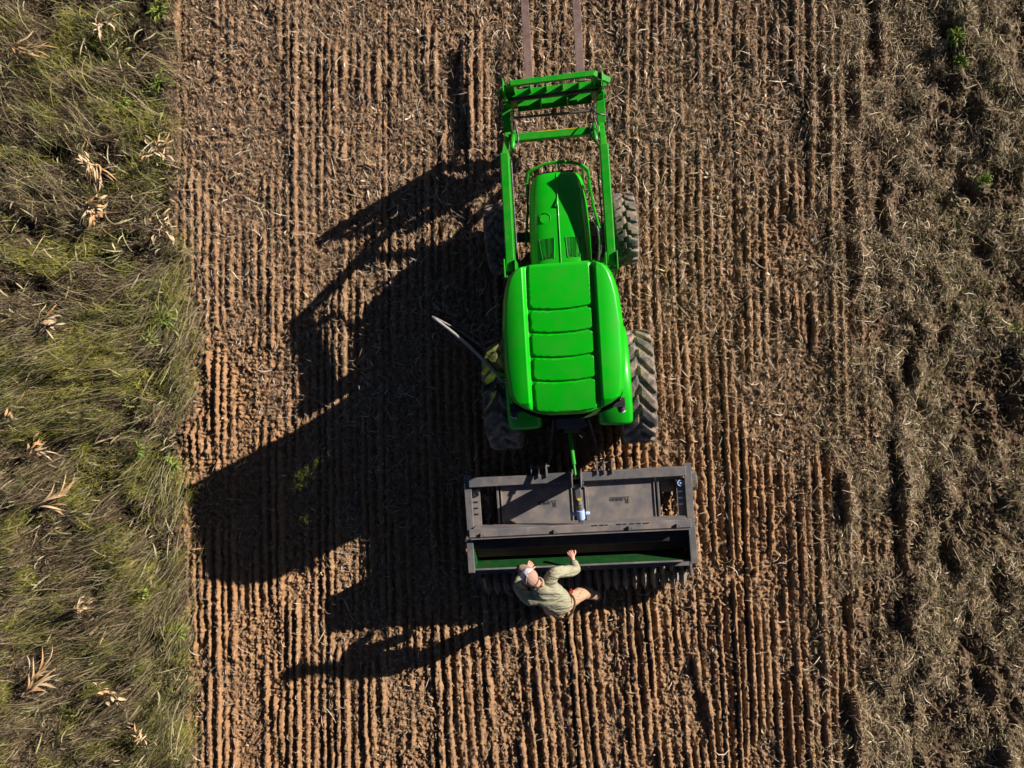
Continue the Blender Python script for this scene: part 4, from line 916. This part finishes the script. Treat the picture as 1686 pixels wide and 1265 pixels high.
for i in range(9):
    r = i / 8; row = []
    for j in range(21):
        a = math.pi * (.10 + .80 * j / 20)
        b = cc + cs * .096 * math.cos(a) + cf * .107 * math.sin(a) - cup * .006
        e = cc + cs * .092 * math.cos(a) + cf * (.107 + .085) * math.sin(a) ** .8 - cup * (.018 + .022 * abs(math.cos(a)))
        row.append(b.lerp(e, r))
    G.append(row)
mb.grid(G); br = P3(mb, 'brim', M['captan'], cap); s = br.modifiers.new('s', 'SOLIDIFY'); s.thickness = .006
# shirt
up_arm = lambda a, b, t: a.lerp(b, t)
sp = [(hip + spine * .03, .212, .175), (waist, .208, .175), (chest, .215, .170), (neck - spine * .02, .088, .088), (chest.lerp(shR, .55), .125, .12), (shR, .088, .088), (shR.lerp(elR, .5), .076, .076), (elR, .066, .066), (elR.lerp(wrR, .5), .055, .055), (wrR - (wrR - elR).normalized() * .0, .047, .047),
      (chest.lerp(shL, .55), .125, .12), (shL, .092, .092), (shL.lerp(elL, .5), .080, .080), (elL, .068, .068), (elL.lerp(wrL, .5), .058, .058), (wrL, .046, .046)]
se = [(0, 1), (1, 2), (2, 3), (2, 4), (4, 5), (5, 6), (6, 7), (7, 8), (8, 9), (2, 10), (10, 11), (11, 12), (12, 13), (13, 14), (14, 15)]
skin_obj('shirt', [(w(p[0]), *p[1:]) for p in sp], se, M['shirt'], person, 3, disp=.028, dscale=.16)
cp_ = []
for a in np.linspace(0, 2 * math.pi, 24): cp_.append(neck + hd * .045 + side * .078 * math.cos(a) + fax[1] * .078 * math.sin(a))
P3(MB().tube(cp_, .014, 8, cap=False), 'collar', M['shirt'])
# trousers, belt, boots
tp = [(hip + spine * .06, .198, .170), (hip - Vector((0, 0, .05)), .19, .17), (hipR, .108, .108), (knR, .090, .090), (footR + Vector((0, 0, .05)), .078, .078), (hipL, .108, .108), (knL, .090, .090), (footL + Vector((0, 0, .05)), .078, .078)]
te = [(0, 1), (1, 2), (2, 3), (3, 4), (1, 5), (5, 6), (6, 7)]
skin_obj('trousers', [(w(p[0]), *p[1:]) for p in tp], te, M['trousers'], person, 3, disp=.03, dscale=.13)
e1 = side; e2 = spine.cross(side).normalized()
bp = [hip + spine * .03 + e1 * .168 * math.cos(a) + e2 * .146 * math.sin(a) for a in np.linspace(0, 2 * math.pi, 40)]
P3(MB().tube(bp, .014, 8, cap=False), 'belt', M['leather'])
for ft, yaw in ((footR, -.9), (footL, .25)):
    fd = Matrix.Rotation(yaw, 3, 'Z') @ face; mb = MB()
    blob(mb, Vector((ft.x, ft.y, .07)) + fd * .07, .048, .15, .055, (fd.cross(Vector((0, 0, 1))), fd, Vector((0, 0, 1)))); blob(mb, Vector((ft.x, ft.y, .13)) - fd * .02, .055, .062, .09, (fd.cross(Vector((0, 0, 1))), fd, Vector((0, 0, 1))))
    P3(mb, 'boot', M['boot'])
rp = at(940, 974, .98); mb = MB(); G = []
for i in range(9):
    G.append([rp + side * (.02 * math.sin(i * 1.3) + (j - 2) * .008) - spine * (i * .010 - .04) + Vector((0, 0, .012 * math.sin(j * 2.1 + i) + .02)) for j in range(5)])
rag = mb.grid(G).build('rag', M['red'], None, 0, True); s = rag.modifiers.new('s', 'SOLIDIFY'); s.thickness = .008
tag(rag, 'small red cloth hanging from the hip pocket of the person', 'rag')
